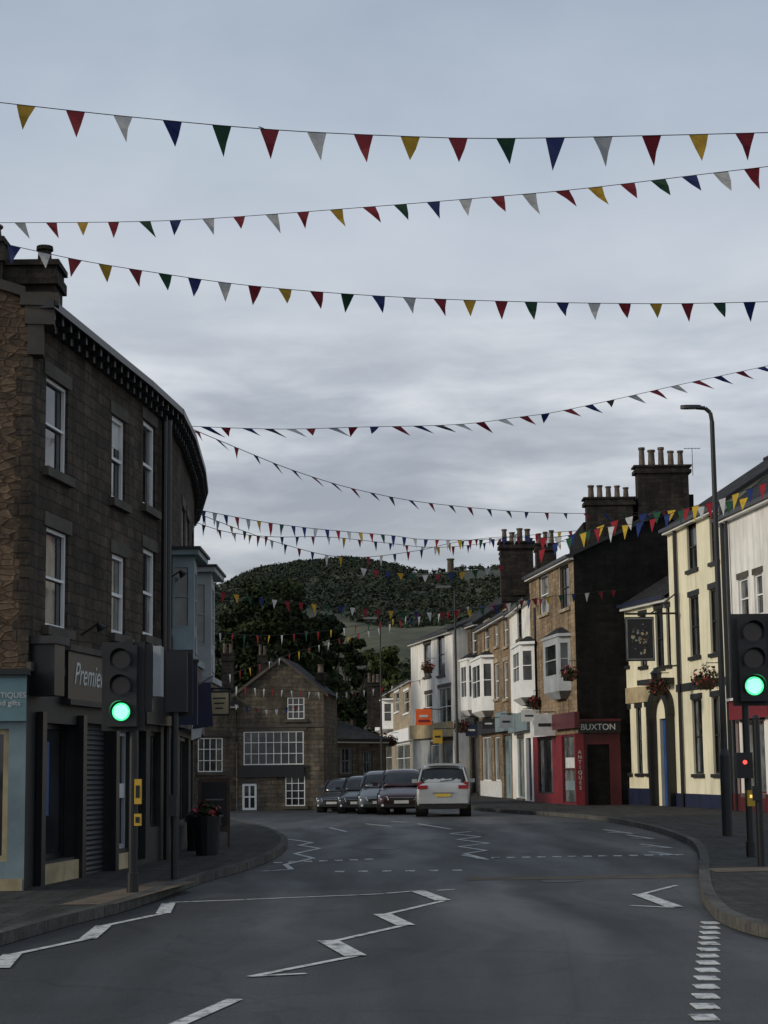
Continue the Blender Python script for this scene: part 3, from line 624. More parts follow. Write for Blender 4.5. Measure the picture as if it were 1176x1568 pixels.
pitched(b,P6f,P6n,z,7,1.6,near='soot',far='stoneC')
facade(b,P6f,P6n,0,2.94,'red',[W(824,1130,846,1215,fm='dark',c=2,rw=1,dep=.1),W(861,1122,880,1230,fm='dkred',rw=2,c=1,g='glassL',dep=.1)])
bay(b,P6f,P6n,(846,978,874,1060),.45,'palegrey',.28)
onwall(b,P6f,P6n,(853,1092,888,1116),'dkred',.02,.22,'fascia'); onwall(b,P6f,P6n,(822,1094,850,1128),'cloth',.02,.3,'fascia')
onwall(b,P6f,P6n,(863,1160,877,1176),'cloth',-.09,-.085); onwall(b,P6f,P6n,(863,1196,877,1210),'blueg',-.09,-.085)
A=P6n; C=V((base(946,1236).x,P6n.y+.15)); fr=facade(b,A,C,0,2.94,'dkred',[dict(r=[.35,1.25,.1,2.5],k='door',m='dkred',dep=.4)])
L=(C-A).length; bx(b,'fascia','black',fr,.0,L,2.95,3.40,.01,.18); b.text('BUXTON',fr,L*.46,3.17,.19,.34,'cloth'); bx(b,'fascia','dkred',fr,.0,L,3.401,3.5,.01,.24)
bx(b,'pilaster','red',fr,-.15,.2,0,2.94,.01,.1)
b.text('A\nN\nT\nI\nQ\nU\nE\nS',fr,.03,1.5,.105,.2,'cloth',.003)
onwall(b,P6f,P6n,(820,930,822,1090),'black',.01,.05,'drainpipe')
p=D(800,830,84); chimney(b,(p.x-.3,84),1.5,.8,p.z-2.5,p.z+.0,4,.6); p=D(835,833,82); chimney(b,(p.x,82),.9,.8,p.z-2.5,p.z,3,.6)
b.done()
P5f=base(786,1227); b=B('white_terraced_house'); z=ztop(P5f,P6f,803,918)
facade(b,P5f,P6f,0,z,'render',[W(792,930,799,978,fm='dark'),W(791,1010,798,1068),W(793,1130,803,1222,fm='blueg',rw=1,g='glassL'),W(806,1130,814,1226,k='door',m='navy')],trim='trimA')
pitched(b,P5f,P6f,z,7,2.2,near='render'); bay(b,P5f,P6f,(803,990,819,1070),.6,'white',.3,cols=2)
onwall(b,P5f,P6f,(787,1092,817,1120),'blueg',.02,.3,'fascia'); p=D(783,846,92); chimney(b,(p.x,92),1.1,.8,p.z-2.5,p.z,4,.6); b.done()
P4f=base(736,1221.5); b=B('stone_terraced_house'); z=ztop(P4f,P5f,760,945)
facade(b,P4f,P5f,0,z,'stoneC',[W(741,945,749,995,**st),W(757,952,763,990,**st),W(771,938,778,990,**st),W(771,1012,778,1070,**st),W(757,1015,764,1070,**st),W(738,1128,752,1196,g='glassL',rw=1,c=2),W(757,1128,766,1196,g='glassL',rw=1),W(771,1125,783,1222,k='door',m='blueg')])
pitched(b,P4f,P5f,z,7,2.2,near='stoneC'); onwall(b,P4f,P5f,(737,1100,783,1122),'dark',.02,.25,'fascia'); bay(b,P4f,P5f,(737,1010,756,1090),.6,'white',.25,cols=2)
onwall(b,P4f,P5f,(737,1196,770,1222),'cloth',.01,.05); onwall(b,P4f,P5f,(768,1090,786,1120),'blueg',.26,.34,'fascia')
b.done()
P3f=base(699,1219.5); b=B('dark_terraced_house'); z=ztop(P3f,P4f,717,955)
facade(b,P3f,P4f,0,z,'stoneB',[W(706,965,713,1000,fm='white'),W(722,962,729,1000),W(705,1030,712,1085),W(704,1130,718,1200,fm='dark',rw=1),W(722,1128,732,1215,fm='dark',rw=1)],trim='trimA')
pitched(b,P3f,P4f,z,7,2.2,near='stoneB'); bay(b,P3f,P4f,(716,1012,731,1088),.5,'white',.25,cols=2)
onwall(b,P3f,P4f,(701,1100,733,1120),'black',.02,.25,'fascia'); pipe(b,P3f,P4f,701,1000,0,z-.2,.08)
b.done()
P2n=base(697,1221); P2f=base(632,1217.5); b=B('white_house'); z=ztop(P2f,P2n,665,972)
facade(b,P2f,P2n,0,z,'render',[W(649,986,660,1036,fm='dark'),W(670,970,681,1034,fm='dark'),W(651,1062,662,1104),W(671,1052,691,1112,c=2),W(660,1140,672,1200,g='glassL',rw=1),W(676,1134,694,1196,fm='yellow',rw=1,g='glassL')],trim='trimA')
pitched(b,P2f,P2n,z,8,1.6,near='render'); onwall(b,P2f,P2n,(634,1108,694,1130),'creamst',.02,.3,'fascia'); onwall(b,P2f,P2n,(634,1122,660,1200),'palegrey',.005,.05)
b.done()
b=B('orange_sign'); p=D(649,1098,97.); b.cb('board','orange',tuple(p),.85,.1,.85); b.cb('face','cloth',(p.x,p.y-.06,p.z+.05),.45,.02,.12); b.cb('face','red',(p.x,p.y-.06,p.z-.2),.6,.02,.12); b.cyl('bracket','black',(p.x,p.y,p.z+.45),(p.x+1.4,p.y+3,p.z+.45),.03,n=6); b.done()
P1n=base(633,1210); P1f=base(582,1204); b=B('cream_terraced_house'); z=ztop(P1f,P1n,607,1052)
facade(b,P1f,P1n,0,z,'stoneW',[W(590,1062,597,1090),W(604,1060,611,1090),W(618,1058,626,1092),W(588,1140,600,1180,g='glassL'),W(606,1140,628,1182,c=2,g='glassL')],trim='white')
pitched(b,P1f,P1n,z,9,1.6,near='stoneW'); bay(b,P1f,P1n,(588,1075,602,1118),.9,'white'); onwall(b,P1f,P1n,(584,1120,631,1138),'white',.02,.3,'fascia')
p=D(572,1045,165); chimney(b,(p.x,165),1.2,.9,p.z-4,p.z,3,.8); b.done()
for (u,v,Y,w,h,m) in ((812,1096,80,.8,.5,'cloth'),(834,1110,77,.9,.9,'cloth'),(722,1118,93,.6,.6,'navy'),(670,1128,97,.5,.7,'yellow'),(748,1108,90,.6,.5,'dark'),(775,1105,86,.6,.6,'palegrey')):
    b=B('projecting_shop_sign'); p=D(u,v,Y); b.cb('board',m,tuple(p),w,.08,h); b.cb('writing','dark' if m in('cloth','yellow','palegrey') else 'cloth',(p.x,Y-.045,p.z),w*.6,.01,h*.15); b.cyl('bracket','black',(p.x-w*.4,Y,p.z+h*.6),(p.x+w*.5+.5,Y,p.z+h*.6),.02,n=5); b.done()
b=B('wall_lantern'); p=D(1005,1040,66.); b.cyl('body','black',(p.x,66,p.z-.3),(p.x,66,p.z+.2),.12,.2,6); b.cyl('cap','black',(p.x,66,p.z+.201),(p.x,66,p.z+.4),.24,.03,6); b.cyl('arm','black',(p.x,66,p.z+.4),(p.x+.8,66.3,p.z+.5),.03,n=6); b.done()
for (u,v,Y,r) in ((1082,1038,61,.55),(707,1112,92,.46),(585,1132,110,.6),(600,1135,110,.4),(872,1032,70,.38),(655,1022,100,.42),(818,1075,80,.36),(1008,1052,65,.42)): planter(u,v,Y,r,'hanging_basket')
# ------------------------------------------------------------------ traffic lights
def signal(u,v,vt,hs,head_u,wk=1.,name='traffic_light',zb=.125):
    b=B(name); g=G(u,v,zb); Y=g.y; top=D(u,vt,Y).z; r=.057
    b.cyl('pole','black',(g.x,Y,zb),(g.x,Y,top-.05),r,n=14); b.cyl('pole','black',(g.x,Y,zb),(g.x,Y,zb+.25),r*1.35,n=14)
    hx=D(head_u,vt,Y).x; hh=1.02*hs; w=.34*hs*wk; zc=top-hh/2
    b.cb('backing_board','dark',(hx,Y-.10,zc),w*1.42,.02,hh*1.1)
    b.cb('head','dark',(hx,Y-.19,zc),w,.16,hh)
    for k,m in enumerate(('deadlens','deadlens','green')):
        z=top-hh*(.18+.32*k); R=.1*hs*1.12
        b.cyl('head','black',(hx,Y-.262,z),(hx,Y-.275,z),R*1.25,n=24)
        b.cyl('lens',m,(hx,Y-.2755,z),(hx,Y-.285,z),R,n=24)
        if m=='green': 
            for i in range(60):
                a=i*2.39996; rr=R*.85*math.sqrt(i/60); b.cyl('led','greenc',(hx+rr*math.cos(a),Y-.286,z+rr*math.sin(a)),(hx+rr*math.cos(a),Y-.289,z+rr*math.sin(a)),R*.07,n=8)
        n=18
        for i in range(n):
            t0,t1=[math.radians(-35+250*j/n) for j in (i,i+1)]
            l=.22
            p=[V((hx+R*1.2*math.cos(t),0,z+R*1.2*math.sin(t))) for t in (t0,t1)]
            la=l*(.35+.65*max(0,math.sin(t0))) ; lb=l*(.35+.65*max(0,math.sin(t1)))
            b.f('visor','black',[V((p[0].x,Y-.27,p[0].z)),V((p[1].x,Y-.27,p[1].z)),V((p[1].x,Y-.27-lb,p[1].z)),V((p[0].x,Y-.27-la,p[0].z))])
    for zz in (top-.12,top-hh+.1): b.cb('bracket','black',((hx+g.x)/2,Y-.05,zz),abs(hx-g.x)+.1,.06,.05)
    return b,g,top
b,g,top=signal(203,1367,990,1.0,191,1.12)
b.cb('rear_head','palegrey',(g.x+.30,g.y+.06,top-.32),.10,.3,.64); b.cb('rear_head','dark',(g.x+.19,g.y+.02,top-.4),.1,.2,.86)
for v0,v1 in ((1193,1231),(1246,1264)):
    z0,z1=D(210,v1,g.y).z,D(210,v0,g.y).z; b.cb('push_button_box','yellow',(g.x+.07,g.y-.07,(z0+z1)/2),.085,.08,z1-z0); b.cb('push_button_box','black',(g.x+.07,g.y-.112,(z0+z1)/2),.05,.006,(z1-z0)*.5)
b.cb('detector','dark',(g.x-.05,g.y-.05,top+.04),.1,.18,.1); b.done()
b,g,top=signal(1150,1312,947,1.36,1146)
b.cb('rear_head','dark',(g.x+.25,g.y+.05,top-.5),.2,.3,1.1)
b.cb('pedestrian_signal','black',(g.x-.08,g.y-.12,D(1143,1172,g.y).z),.26,.18,.42)
z=D(1143,1169,g.y).z; b.cyl('pedestrian_lamp','redl',(g.x-.08,g.y-.212,z+.02),(g.x-.08,g.y-.225,z+.02),.035,n=10)
z=D(1150,1222,g.y).z; b.cb('push_button_box','yellow',(g.x+.02,g.y-.08,z),.12,.09,.26); b.cb('push_button_box','amber',(g.x+.02,g.y-.127,z+.03),.05,.004,.05)
b.done()
b=B('signal_post'); g=G(1166,1326,.125); zt=D(1160,1100,g.y).z; b.cyl('pole','black',(g.x,g.y,.125),(g.x,g.y,zt),.055,n=12); b.cyl('cap','dark',(g.x,g.y,zt),(g.x,g.y,zt+.05),.065,.03,12); b.cb('button_box','dark',(g.x-.05,g.y-.06,1.2),.1,.08,.22); b.done()
b=B('signal_post'); g=G(267,1346,.125); zt=D(262,1000,g.y).z; b.cyl('pole','black',(g.x,g.y,.125),(g.x,g.y,zt),.05,n=12)
b.cb('signal_back','black',(g.x+.03,g.y,zt-.42),.3,.2,.85); b.cb('signal_back','dark',(g.x+.03,g.y+.13,zt-.42),.42,.02,.95); b.cb('button_box','dark',(g.x-.02,g.y-.07,1.15),.12,.08,.3); b.done()
def lamp(u,v,vt,arm,r,name='street_lamp',zb=.125):
    b=B(name); g=G(u,v,zb); Y=g.y; top=D(u-20,vt,Y).z
    b.cyl('base','dark',(g.x,Y,zb),(g.x,Y,zb+1.7),r*1.55,n=14); b.cyl('base','dark',(g.x,Y,zb+1.7),(g.x,Y,zb+1.85),r*1.55,r,14)
    b.cyl('column','dark',(g.x,Y,zb+1.8),(g.x,Y,top-.3),r,r*.7,14)
    pts=[V((g.x,Y,top-.3)),V((g.x-.03,Y,top-.1)),V((g.x-.14,Y,top)),V((g.x-arm*.5,Y,top+.02))]
    for i in range(3): b.cyl('arm','dark',pts[i],pts[i+1],r*.65,n=10)
    b.loft('lantern',[[V((g.x-arm*k,Y+sx*w_,top+.02+zz)) for sx,zz in ((-1,0),(-.7,.05),(.7,.05),(1,0),(.7,-.03),(-.7,-.03))] for k,w_ in ((.35,.05),(.5,.1),(.85,.11),(1,.05))],lambda i,j:'dark' if j<3 else 'grey','dark')
    b.done()
lamp(1114,1280,625,.68,.072)
def lampf(u,Y,vt,arm,r):
    b=B('street_lamp'); p=D(u,vt,Y); b.cyl('column','dark',(p.x,Y,0),(p.x,Y,p.z),r,r*.6,10); b.cyl('base','dark',(p.x,Y,0),(p.x,Y,1.4),r*1.5,n=10)
    b.cyl('arm','dark',(p.x,Y,p.z),(p.x-arm,Y,p.z+.12),r*.6,n=8); b.cb('lantern','grey',(p.x-arm-.2,Y,p.z+.12),.7,.25,.1); b.done()
lampf(696,90,902,.35,.08); lampf(582,92,950,.3,.055)
# ------------------------------------------------------------------ cars
def car(name,pos,ang,paint,L=4.2,Wd=1.78,H=1.46,rear=False,scale=1.,suv=False):
    b=B(name); ax=V((math.sin(ang),math.cos(ang),0)); lt=V((ax.y,-ax.x,0)); hw=Wd/2
    def T(x,y,z):
        yy=(L-y) if rear else y
        return V((pos[0],pos[1],0.008))+(lt*x+ax*yy+V((0,0,z)))*scale
    bz=.62*H
    def ring(y,w,zl,zt,cr=.03):
        w*=hw; h=zt-zl
        pr=[(.86,0),(.97,.10),(1.,.32),(1.,.55),(.985,.78),(.94,.93),(.80,.99),(.45,1.0+cr/h)]
        R=[(x*w,zl+z*h) for x,z in pr]; return [T(x,y,z) for x,z in R]+[T(0,y,zt+cr)]+[T(-x,y,z) for x,z in R[::-1]]
    if suv: S=[(0,.80,.36,.62),(.06,.90,.28,.74),(.25,.97,.24,.84),(.8,1,.22,bz-.04),(1.25,1,.22,bz),(2.2,1,.22,bz+.02),(L-.9,1,.22,bz+.05),(L-.2,.98,.26,bz+.05),(L-.05,.95,.30,bz+.02),(L,.90,.36,bz-.05)]
    else: S=[(0,.76,.32,.56),(.06,.88,.24,.66),(.25,.97,.2,.74),(.75,1,.18,bz-.1),(1.15,1,.18,bz-.01),(2.2,1,.18,bz+.02),(L-.9,1,.18,bz+.04),(L-.3,.97,.22,bz+.04),(L-.08,.93,.28,bz),(L,.86,.34,bz-.1)]
    b.loft('body',[ring(*s) for s in S],lambda i,j:paint if 0<j<15 else 'rubber',paint)
    def gr(y,wb,wt,zt):
        zb=bz-.03; h=zt-zb
        R=[(wb*hw,zb),(wb*hw*.3+wt*hw*.7+.02,zb+h*.62),(wt*hw+.01,zb+h*.88),(wt*hw*.86,zt-.005),(wt*hw*.45,zt+.02*min(1,h*3))]
        return [T(x,y,z) for x,z in R]+[T(0,y,zt+.025*min(1,h*3))]+[T(-x,y,z) for x,z in R[::-1]]
    e1=L-.22 if suv else L-.3
    GS=[(1.02,.92,.88,bz+.0),(1.75,.93,.74,H-.05),(2.05,.94,.76,H),(2.9,.94,.76,H),(L-.75,.93,.74,H-.02),(L-.52,.92,.72,H-.07),(e1,.90,.84,bz+.04)]
    b.loft('cabin',[gr(*s) for s in GS],lambda i,j:('carglass' if i in (0,5) and 0<j<9 else ('carglass' if j in (0,9) else paint)),paint)
    for sx in (-1,1):
        for ya,yb,za,zb in ((1.02,1.72,bz,H-.07),(e1+.0,L-.55,bz+.03,H-.09)):
            p,q=T(sx*.90*hw,ya,za),T(sx*.735*hw,yb,zb); b.cyl('pillars',paint,p,q,.035*scale,n=6)
        for ym in (2.1,2.95): b.cyl('pillars','black',T(sx*.925*hw,ym,bz),T(sx*.80*hw,ym,H-.14),.035*scale,n=6)
        b.box('mirrors',paint,T(sx*hw*1.0,1.32,bz+.02),lt*(sx*.19*scale),(T(0,.12,0)-T(0,0,0)),V((0,0,.13*scale)))
    R=.335 if not suv else .36
    for sx in (-1,1):
        for y in (.82,L-.82):
            b.cyl('wheel_arches','rubber',T(sx*hw*.6,y,R+.03),T(sx*(hw+.004),y,R+.03),(R+.07)*scale,n=24)
            b.cyl('wheels','rubber',T(sx*hw*.72,y,R),T(sx*(hw+.012),y,R),R*scale,n=24); b.cyl('wheels','alloy',T(sx*hw*.9,y,R),T(sx*(hw+.02),y,R),R*.62*scale,n=16)
    def fb(part,m,x0,x1,z0,z1,y0,y1): 
        o=T(x0,y0,z0); b.box(part,m,o,T(x1,y0,z0)-o,T(x0,y1,z0)-o,T(x0,y0,z1)-o)
    zh=.60 if not suv else .70
    fb('grille','rubber',-.42,.42,zh-.13,zh-.0,-.02,.1); fb('grille','alloy',-.42,.42,zh-.005,zh+.015,-.03,.05)
    fb('intake','rubber',-.62,.62,.27,.38,.0,.1); fb('plate','plate_w',-.26,.26,.40,.51,-.035,.0)
    for sx in (-1,1):
        b.f('headlights','headl',[T(sx*.46,-.005,zh-.08),T(sx*.80,.125,zh-.04),T(sx*.84,.265,zh+.10),T(sx*.50,.03,zh+.045)]); 
        b.f('headlights','rubber',[T(sx*.45,.01,zh-.10),T(sx*.83,.15,zh-.06),T(sx*.86,.30,zh+.12),T(sx*.48,.05,zh+.06)])
        b.cyl('foglights','headl',T(sx*.68,.06,.34),T(sx*.68,.015,.34),.05*scale,n=10)
    fb('rear_bumper','rubber',-.82,.82,.27,.44,L-.05,L+.04); fb('rear_bumper',paint,-.84,.84,.445,.58,L-.05,L+.05)
    fb('rear_plate','plate_y',-.25,.25,.67,.77,L-.02,L+.022); fb('tailgate_trim','alloy',-.36,.36,.79,.82,L-.02,L+.03)
    for sx in (-1,1):
        x0,x1=sorted((sx*.52,sx*.86)); fb('tail_lights','tail',x0,x1,bz-.17,bz-.05,L-.16,L+.012)
        x0,x1=sorted((sx*.72,sx*.86)); fb('tail_lights','tail',x0,x1,bz-.05,bz+.06,L-.3,L-.06)
        if suv: b.cyl('roof_rails','alloy',T(sx*.62,1.9,H+.05),T(sx*.60,L-.8,H+.05),.02*scale,n=6)
    b.cyl('wiper','black',T(-.1,e1+.0,bz+.08),T(.4,e1-.03,bz+.14),.012,n=5); fb('spoiler',paint,-.6,.6,H-.06,H-.0,L-.6,L-.42)
    rt=b.done()
    for o in rt.children:
        if o.name.startswith(('body','cabin')):
            md=o.modifiers.new('sub','SUBSURF'); md.levels=1; md.render_levels=2
    return rt
g=G(679,1251); car('parked_estate_car',(g.x,g.y),math.radians(2.),'silver',L=4.6,Wd=1.86,H=1.78,rear=True,suv=True,scale=1.0)
g=G(615,1248); car('parked_car',(g.x,g.y),math.radians(2),'maroon',scale=1.0,H=1.6)
g=G(581,1247); car('parked_hatchback',(g.x,g.y),math.radians(3),'midgrey',scale=.93,H=1.66)
g=G(546,1246); car('parked_saloon',(g.x,g.y),math.radians(6),'cblack',scale=.86,H=1.58)
g=G(508,1244.5); car('parked_car',(g.x,g.y),math.radians(14),'gunmetal',scale=.80,H=1.6)
# ------------------------------------------------------------------ bunting
def clothm(name,c):
    m,nt,bs=new(name); bs.inputs['Roughness'].default_value=.85
    nt.links.new(ramp(nt,noise(nt,8,3),[x*.7 for x in c],c),bs.inputs['Base Color'])
    tr=N(nt,'ShaderNodeBsdfTranslucent'); tr.inputs[0].default_value=c4(c); mx=N(nt,'ShaderNodeMixShader'); mx.inputs[0].default_value=.3
    nt.links.new(bs.outputs[0],mx.inputs[1]); nt.links.new(tr.outputs[0],mx.inputs[2]); nt.links.new(mx.outputs[0],nt.nodes['Material Output'].inputs[0]); M[name]=m
clothm('fr',(.16,.008,.018)); clothm('fw',(.42,.43,.44)); clothm('fb',(.006,.018,.10)); clothm('fg',(.006,.045,.024)); clothm('fy',(.36,.22,.02)); clothm('fk',(.03,.03,.035))  # pennant cloths darkened, backlit shade put into their colour
clothm('fR',(.34,.015,.03)); clothm('fW',(.62,.63,.64)); clothm('fB',(.012,.035,.17)); clothm('fG',(.01,.09,.045)); clothm('fY',(.62,.42,.035))  # brighter copies of the same cloths, lit look put into the colour
def bunting(pts,Y0,Y1,step,hh,seq='rwbgry',ww=None,r=.008,wind=.35,start=12,edge=0.,lit=False):
    b=B('bunting'); P=smooth_line([V((p[0],p[1])) for p in pts],8); ua,ub=P[0].x,P[-1].x
    W3=[D(p.x,p.y,Y0+(Y1-Y0)*(p.x-ua)/(ub-ua)) for p in P]
    for i in range(len(W3)-1): b.cyl('string','fk',W3[i],W3[i+1],r,n=5,cap=False)
    x=ua+start; k=0
    while x<ub-3:
        i=max(j for j in range(len(P)) if P[j].x<=x); i=min(i,len(P)-2); t=(x-P[i].x)/max(1e-6,(P[i+1].x-P[i].x))
        p=W3[i].lerp(W3[i+1],t); tg=(W3[i+1]-W3[i]).normalized(); h=hh*random.uniform(.92,1.08); w=(ww or hh*.62)
        drift=random.uniform(-.2,.25)+(edge if random.random()<.7 else 0)
        sw=V((drift*wind*h*2,random.uniform(-.8,.8)*wind*h,0)); a=p-tg*w/2; c=p+tg*w/2; tip=p+sw+V((0,0,-h*random.uniform(.8,1)*(1-abs(edge)*.35)))
        ma=a.lerp(tip,.5)+V((0,random.uniform(-.05,.05),0)); mc=c.lerp(tip,.5)+V((random.uniform(-.012,.012),random.uniform(-.05,.05),0))
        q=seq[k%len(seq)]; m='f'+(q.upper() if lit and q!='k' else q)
        b.f('pennants',m,[a,c,mc]); b.f('pennants',m,[a,mc,ma]); b.f('pennants',m,[ma,mc,tip])
        k+=1; x+=step*random.uniform(.96,1.04)
    b.done()
bunting([(-80,147),(0,157),(200,179),(410,198),(600,208),(760,212),(980,208),(1176,203),(1260,200)],18.5,18.5,73.5,.34,'yrwbgrwryrgbwryrgwr',.205,.005,start=120,wind=.25)
b=B('loose_cord'); q=[D(396,194,18.5),D(404,197,18.5),D(411,206,18.5),D(410,218,18.5)]
for i in range(3): b.cyl('cord','fk',q[i],q[i+1],.006,n=5)
b.done()
bunting([(-60,341),(0,341),(170,340),(315,335),(550,318),(760,301),(900,288),(1100,264),(1176,255),(1260,244)],28,21,49,.33,'rwryrgbwryrrkb'[:8],.21,.005,start=42,edge=.55)
bunting([(-60,358),(0,372),(120,398),(235,417),(380,437),(560,452),(760,461),(1000,465),(1176,462),(1260,460)],24,26,47,.30,'gbwryr',.19,.005,start=34,edge=.15)
bunting([(268,650),(300,653),(430,657),(550,654),(700,650),(800,638),(850,631),(940,612),(1050,587),(1176,560),(1240,545)],35,40,33,.29,'rbrbkwrw',.21,.006,.6,edge=.9)
bunting([(290,655),(330,672),(385,695),(440,717),(510,740),(570,755),(640,768),(740,779),(830,785),(960,786),(1040,778)],36,58,30,.31,'rkrbgb',.24,.008,.6,edge=.5)
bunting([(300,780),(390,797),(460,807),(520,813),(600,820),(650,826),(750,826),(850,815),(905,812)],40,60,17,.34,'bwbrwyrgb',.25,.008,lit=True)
bunting([(300,785),(370,812),(430,832),(500,850),(560,853),(640,843),(700,830),(780,822),(868,830)],41,62,21,.30,'bwygrwbr',.22,.008)
bunting([(300,800),(350,815),(420,822),(500,822),(580,830),(660,838),(740,832),(800,815)],42,60,24,.3,'brwyrb',.22,.008)
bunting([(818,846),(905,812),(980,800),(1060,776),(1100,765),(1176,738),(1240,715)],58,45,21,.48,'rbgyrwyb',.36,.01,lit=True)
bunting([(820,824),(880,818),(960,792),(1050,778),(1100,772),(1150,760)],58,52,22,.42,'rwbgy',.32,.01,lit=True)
bunting([(545,868),(600,876),(660,880),(720,874),(770,866)],80,80,19,.4,'wrbyg',.3,.010)
bunting([(330,905),(420,918),(520,928),(600,935),(700,936),(830,915),(960,902)],55,70,20,.36,'rygbwr',.27,.010)
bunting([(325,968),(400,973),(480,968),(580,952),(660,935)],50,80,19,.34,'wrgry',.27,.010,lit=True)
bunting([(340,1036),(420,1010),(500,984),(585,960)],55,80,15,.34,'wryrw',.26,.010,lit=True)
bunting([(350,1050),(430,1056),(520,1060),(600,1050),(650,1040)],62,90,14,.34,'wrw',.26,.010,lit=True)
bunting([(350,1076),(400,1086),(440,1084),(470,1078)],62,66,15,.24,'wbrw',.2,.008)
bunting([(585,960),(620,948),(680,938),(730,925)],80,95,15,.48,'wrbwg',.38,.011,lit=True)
bunting([(690,935),(760,925),(850,915),(945,905)],85,74,18,.4,'rgbr',.3,.011)
# ------------------------------------------------------------------ trees & hill
def tree(name,u,vb,vt,Y,wpx,mat,ncl=70,nl=170,size=.16):
    b=B(name); c=D(u,vb,Y); top=D(u,vt,Y).z; w=wpx/F*Y/2; base_=V((c.x,Y,0)); h=top
    b.cyl('trunk','bark',base_,base_+V((.1,0,h*.45)),.035*h,.022*h,10)
    cl=[]
    for i in range(9):
        a=i*2.4; q=base_+V((math.cos(a)*w*.6,math.sin(a)*w*.6,h*(.5+.04*i))); b.cyl('limbs','bark',base_+V((.1,0,h*(.25+.02*i))),q,.014*h,.004*h,7)
    for i in range(ncl):
        a=random.random()*6.283; t=random.random(); zz=h*(.16+.77*t); prof=math.sin(math.pi*min(1,(.16+.76*t)))**.55
        rr=w*prof*random.uniform(.1,.92); r=random.uniform(.16,.28)*w
        cl.append(((base_.x+rr*math.cos(a),Y+rr*math.sin(a),zz),(r,r,r*.7),nl))
    rt=b.done(); clump_mesh('foliage',cl,size,mat,rt)
tree('broadleaf_tree',428,1180,872,105,215,'leaf',150,210,.16)
tree('broadleaf_tree',368,1180,905,112,120,'leaf',70,180,.17)
tree('broadleaf_tree',495,1180,930,118,105,'leaf',75,180,.17)
tree('broadleaf_tree',540,1180,968,190,90,'leaf',60,150,.28)
tree('broadleaf_tree',590,1180,982,230,120,'leaf2',70,150,.3)
tree('broadleaf_tree',640,1180,1000,240,90,'leaf',50,140,.32)
RG=[(-1500,1050),(-300,1000),(200,960),(300,936),(345,906),(370,888),(400,877),(450,871),(530,864),(590,874),(650,884),(700,879),(765,877),(900,886),(1200,905),(2500,1000)]
def ridge(u): return np.interp(u,[p[0] for p in RG],[p[1] for p in RG])
YR=700.
def hz(x,y):
    u=588+x/YR*F; zr=(1178-ridge(u))/F*YR*1.02+EYE
    t=min(1,max(0,(y-260)/(YR-260))); t=t**.8
    n=3*math.sin(x*.03+y*.02)+2*math.sin(x*.071-y*.033)
    if y>YR: return zr-(y-YR)*.15
    return zr*t+n*t*(1-t)*3-.5
nx,ny=130,46; vs=[];fs=[]
for j in range(ny):
    for i in range(nx):
        x=-420+840*i/(nx-1); y=240+(YR+120-240)*j/(ny-1); vs.append((x,y,hz(x,y)))
for j in range(ny-1):
    for i in range(nx-1): a=j*nx+i; fs.append((a,a+1,a+nx+1,a+nx))
me=bpy.data.meshes.new('hill'); me.from_pydata(vs,[],fs)
m,nt,bs=new('hillside')
c=ramp(nt,noise(nt,.016,6),(.028,.037,.020),(.075,.075,.038),.42,.6); c=mul(nt,c,ramp(nt,noise(nt,.15,6),(.55,.55,.55),(1.25,1.25,1.2))); nt.links.new(c,bs.inputs['Base Color']); bs.inputs['Roughness'].default_value=1  # hill colours lightened to stand in for distance haze
me.materials.append(m); [setattr(p,'use_smooth',True) for p in me.polygons]
ob=bpy.data.objects.new('hill',me); sc.collection.objects.link(ob)
cl=[]
for i in range(5200):
    x=random.uniform(-95,75); y=300+395*random.random()
    if i<420: y=YR+random.uniform(-10,4); x=random.uniform(-66,4); s=random.uniform(1.2,2.1)
    elif i<460: y=YR+random.uniform(-6,4); x=random.uniform(4,70); s=random.uniform(.8,1.4)
    else:
        q=math.sin(x*.045+y*.013)+math.sin(y*.03-x*.02)+.6*math.sin(x*.13+1)
        if q<-.95 or (x>8 and y>625 and random.random()<.9): continue
        s=random.uniform(1.0,2.3)
    cl.append(((x,y,hz(x,y)+s*.35),(s*1.25,s*1.25,s*.85),36))
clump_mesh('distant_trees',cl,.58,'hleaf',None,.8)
b=B('hilltop_tower'); p=D(690,868,690); b.cyl('tower','stoneB',(p.x,690,p.z-6),(p.x,690,p.z+2.6),1.4,1.2,14); b.cyl('parapet','trimA',(p.x,690,p.z+2.61),(p.x,690,p.z+3.1),1.5,1.5,14); b.done()
# ------------------------------------------------------------------ world, sun, camera
w=bpy.data.worlds.new('World'); sc.world=w; w.use_nodes=True; nt=w.node_tree; bg=nt.nodes['Background']
sky=N(nt,'ShaderNodeTexSky'); sky.sky_type='NISHITA'; sky.sun_disc=False; EL=math.radians(22); sky.sun_elevation=EL; AZ=math.radians(252); sky.sun_rotation=AZ
tc=N(nt,'ShaderNodeTexCoord'); gen=tc.outputs['Generated']
sx=N(nt,'ShaderNodeSeparateXYZ'); nt.links.new(gen,sx.inputs[0])
base_=N(nt,'ShaderNodeValToRGB'); nt.links.new(sx.outputs[2],base_.inputs[0]); cr=base_.color_ramp
cr.elements[0].position=0; cr.elements[0].color=(.66,.67,.69,1); cr.elements[1].position=1; cr.elements[1].color=(.34,.41,.50,1)
for p,c in ((.10,(.66,.68,.71,1)),(.18,(.66,.69,.74,1)),(.27,(.63,.68,.75,1)),(.34,(.54,.61,.70,1)),(.42,(.43,.51,.61,1))): e=cr.elements.new(p); e.color=c
wn=N(nt,'ShaderNodeTexNoise'); wn.inputs['Scale'].default_value=5; wn.inputs['Detail'].default_value=4; nt.links.new(gen,wn.inputs['Vector'])
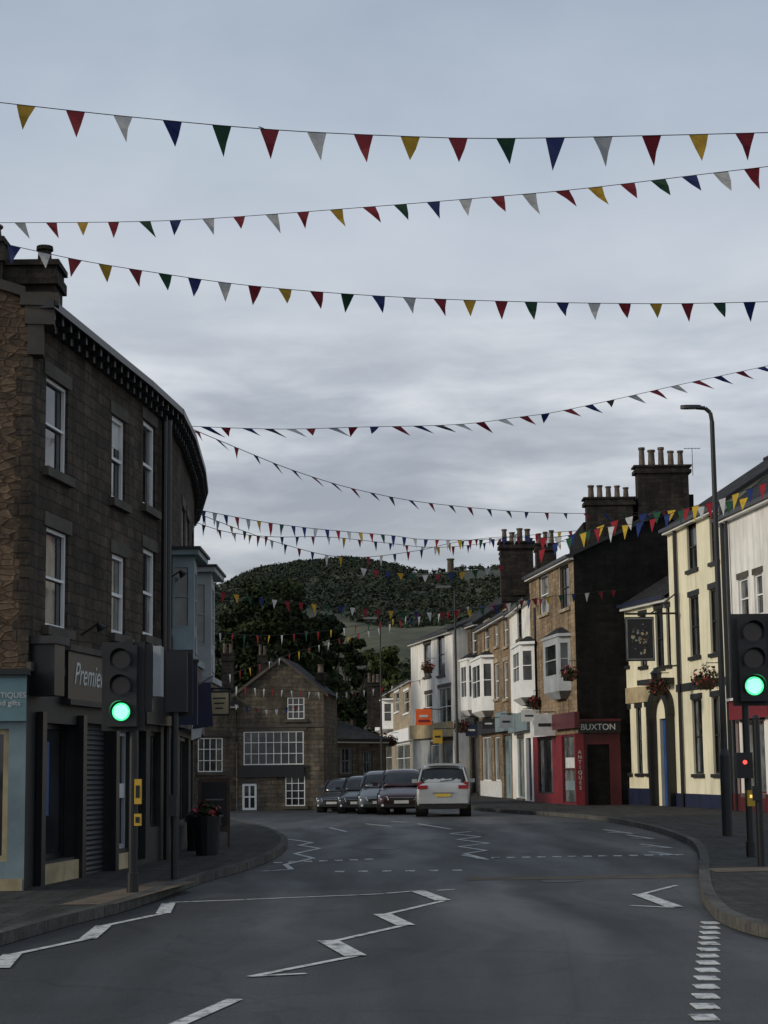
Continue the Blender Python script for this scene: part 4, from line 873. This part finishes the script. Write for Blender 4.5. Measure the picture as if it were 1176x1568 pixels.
wv=N(nt,'ShaderNodeVectorMath',operation='MULTIPLY_ADD'); nt.links.new(wn.outputs['Color'],wv.inputs[0]); wv.inputs[1].default_value=(.10,.10,.035); nt.links.new(gen,wv.inputs[2])
mp=N(nt,'ShaderNodeMapping'); mp.inputs['Scale'].default_value=(6,6,27); mp.inputs['Location'].default_value=(1.9,0,1.3); nt.links.new(wv.outputs[0],mp.inputs[0])
n1=noise(nt,1.2,10,mp.outputs[0],.55)
mask=ramp(nt,sx.outputs[2],(1,1,1),(.06,.06,.06),.20,.265)
r1=N(nt,'ShaderNodeValToRGB'); nt.links.new(n1,r1.inputs[0]); k=r1.color_ramp; k.elements[0].position=.34; k.elements[0].color=(.62,.64,.68,1); k.elements[1].position=.66; k.elements[1].color=(1.22,1.19,1.16,1)
for p,c in ((.45,(.76,.78,.81,1)),(.53,(.93,.94,.95,1))): e=k.elements.new(p); e.color=c
mx=N(nt,'ShaderNodeMix',data_type='RGBA',blend_type='MULTIPLY'); nt.links.new(mask,mx.inputs[0]); nt.links.new(base_.outputs[0],mx.inputs[6]); nt.links.new(r1.outputs[0],mx.inputs[7])
mp2=N(nt,'ShaderNodeMapping'); mp2.inputs['Scale'].default_value=(4,4,7); nt.links.new(wv.outputs[0],mp2.inputs[0])
dk2=ramp(nt,noise(nt,1.5,7,mp2.outputs[0],.5),(.91,.92,.945),(1.07,1.06,1.045),.36,.64)
cl2=mul(nt,mx.outputs[2],dk2)
sc10=N(nt,'ShaderNodeVectorMath',operation='SCALE'); nt.links.new(cl2,sc10.inputs[0]); sc10.inputs['Scale'].default_value=9.6
mm=N(nt,'ShaderNodeMix',data_type='RGBA'); mm.inputs[0].default_value=.88; nt.links.new(sky.outputs[0],mm.inputs[6]); nt.links.new(sc10.outputs[0],mm.inputs[7])
nt.links.new(mm.outputs[2],bg.inputs[0]); bg.inputs[1].default_value=.1
S=V((math.sin(AZ)*math.cos(EL),math.cos(AZ)*math.cos(EL),math.sin(EL)))
ld=bpy.data.lights.new('sun','SUN'); ld.energy=1.8; ld.angle=math.radians(11); ld.color=(1,.90,.74); lo=bpy.data.objects.new('sun',ld); sc.collection.objects.link(lo); lo.rotation_euler=S.to_track_quat('Z','Y').to_euler()
cd=bpy.data.cameras.new('camera'); cd.sensor_fit='VERTICAL'; cd.sensor_height=36; cd.sensor_width=27; cd.lens=F/1568*36; cd.clip_end=6000; cd.clip_start=.1
co=bpy.data.objects.new('camera',cd); sc.collection.objects.link(co)
m=Matrix((RI,UP,-fw)).transposed().to_4x4(); m.translation=V((0,0,EYE)); co.matrix_world=m; sc.camera=co
sc.view_settings.view_transform='Standard'; sc.view_settings.look='None'; sc.view_settings.exposure=0
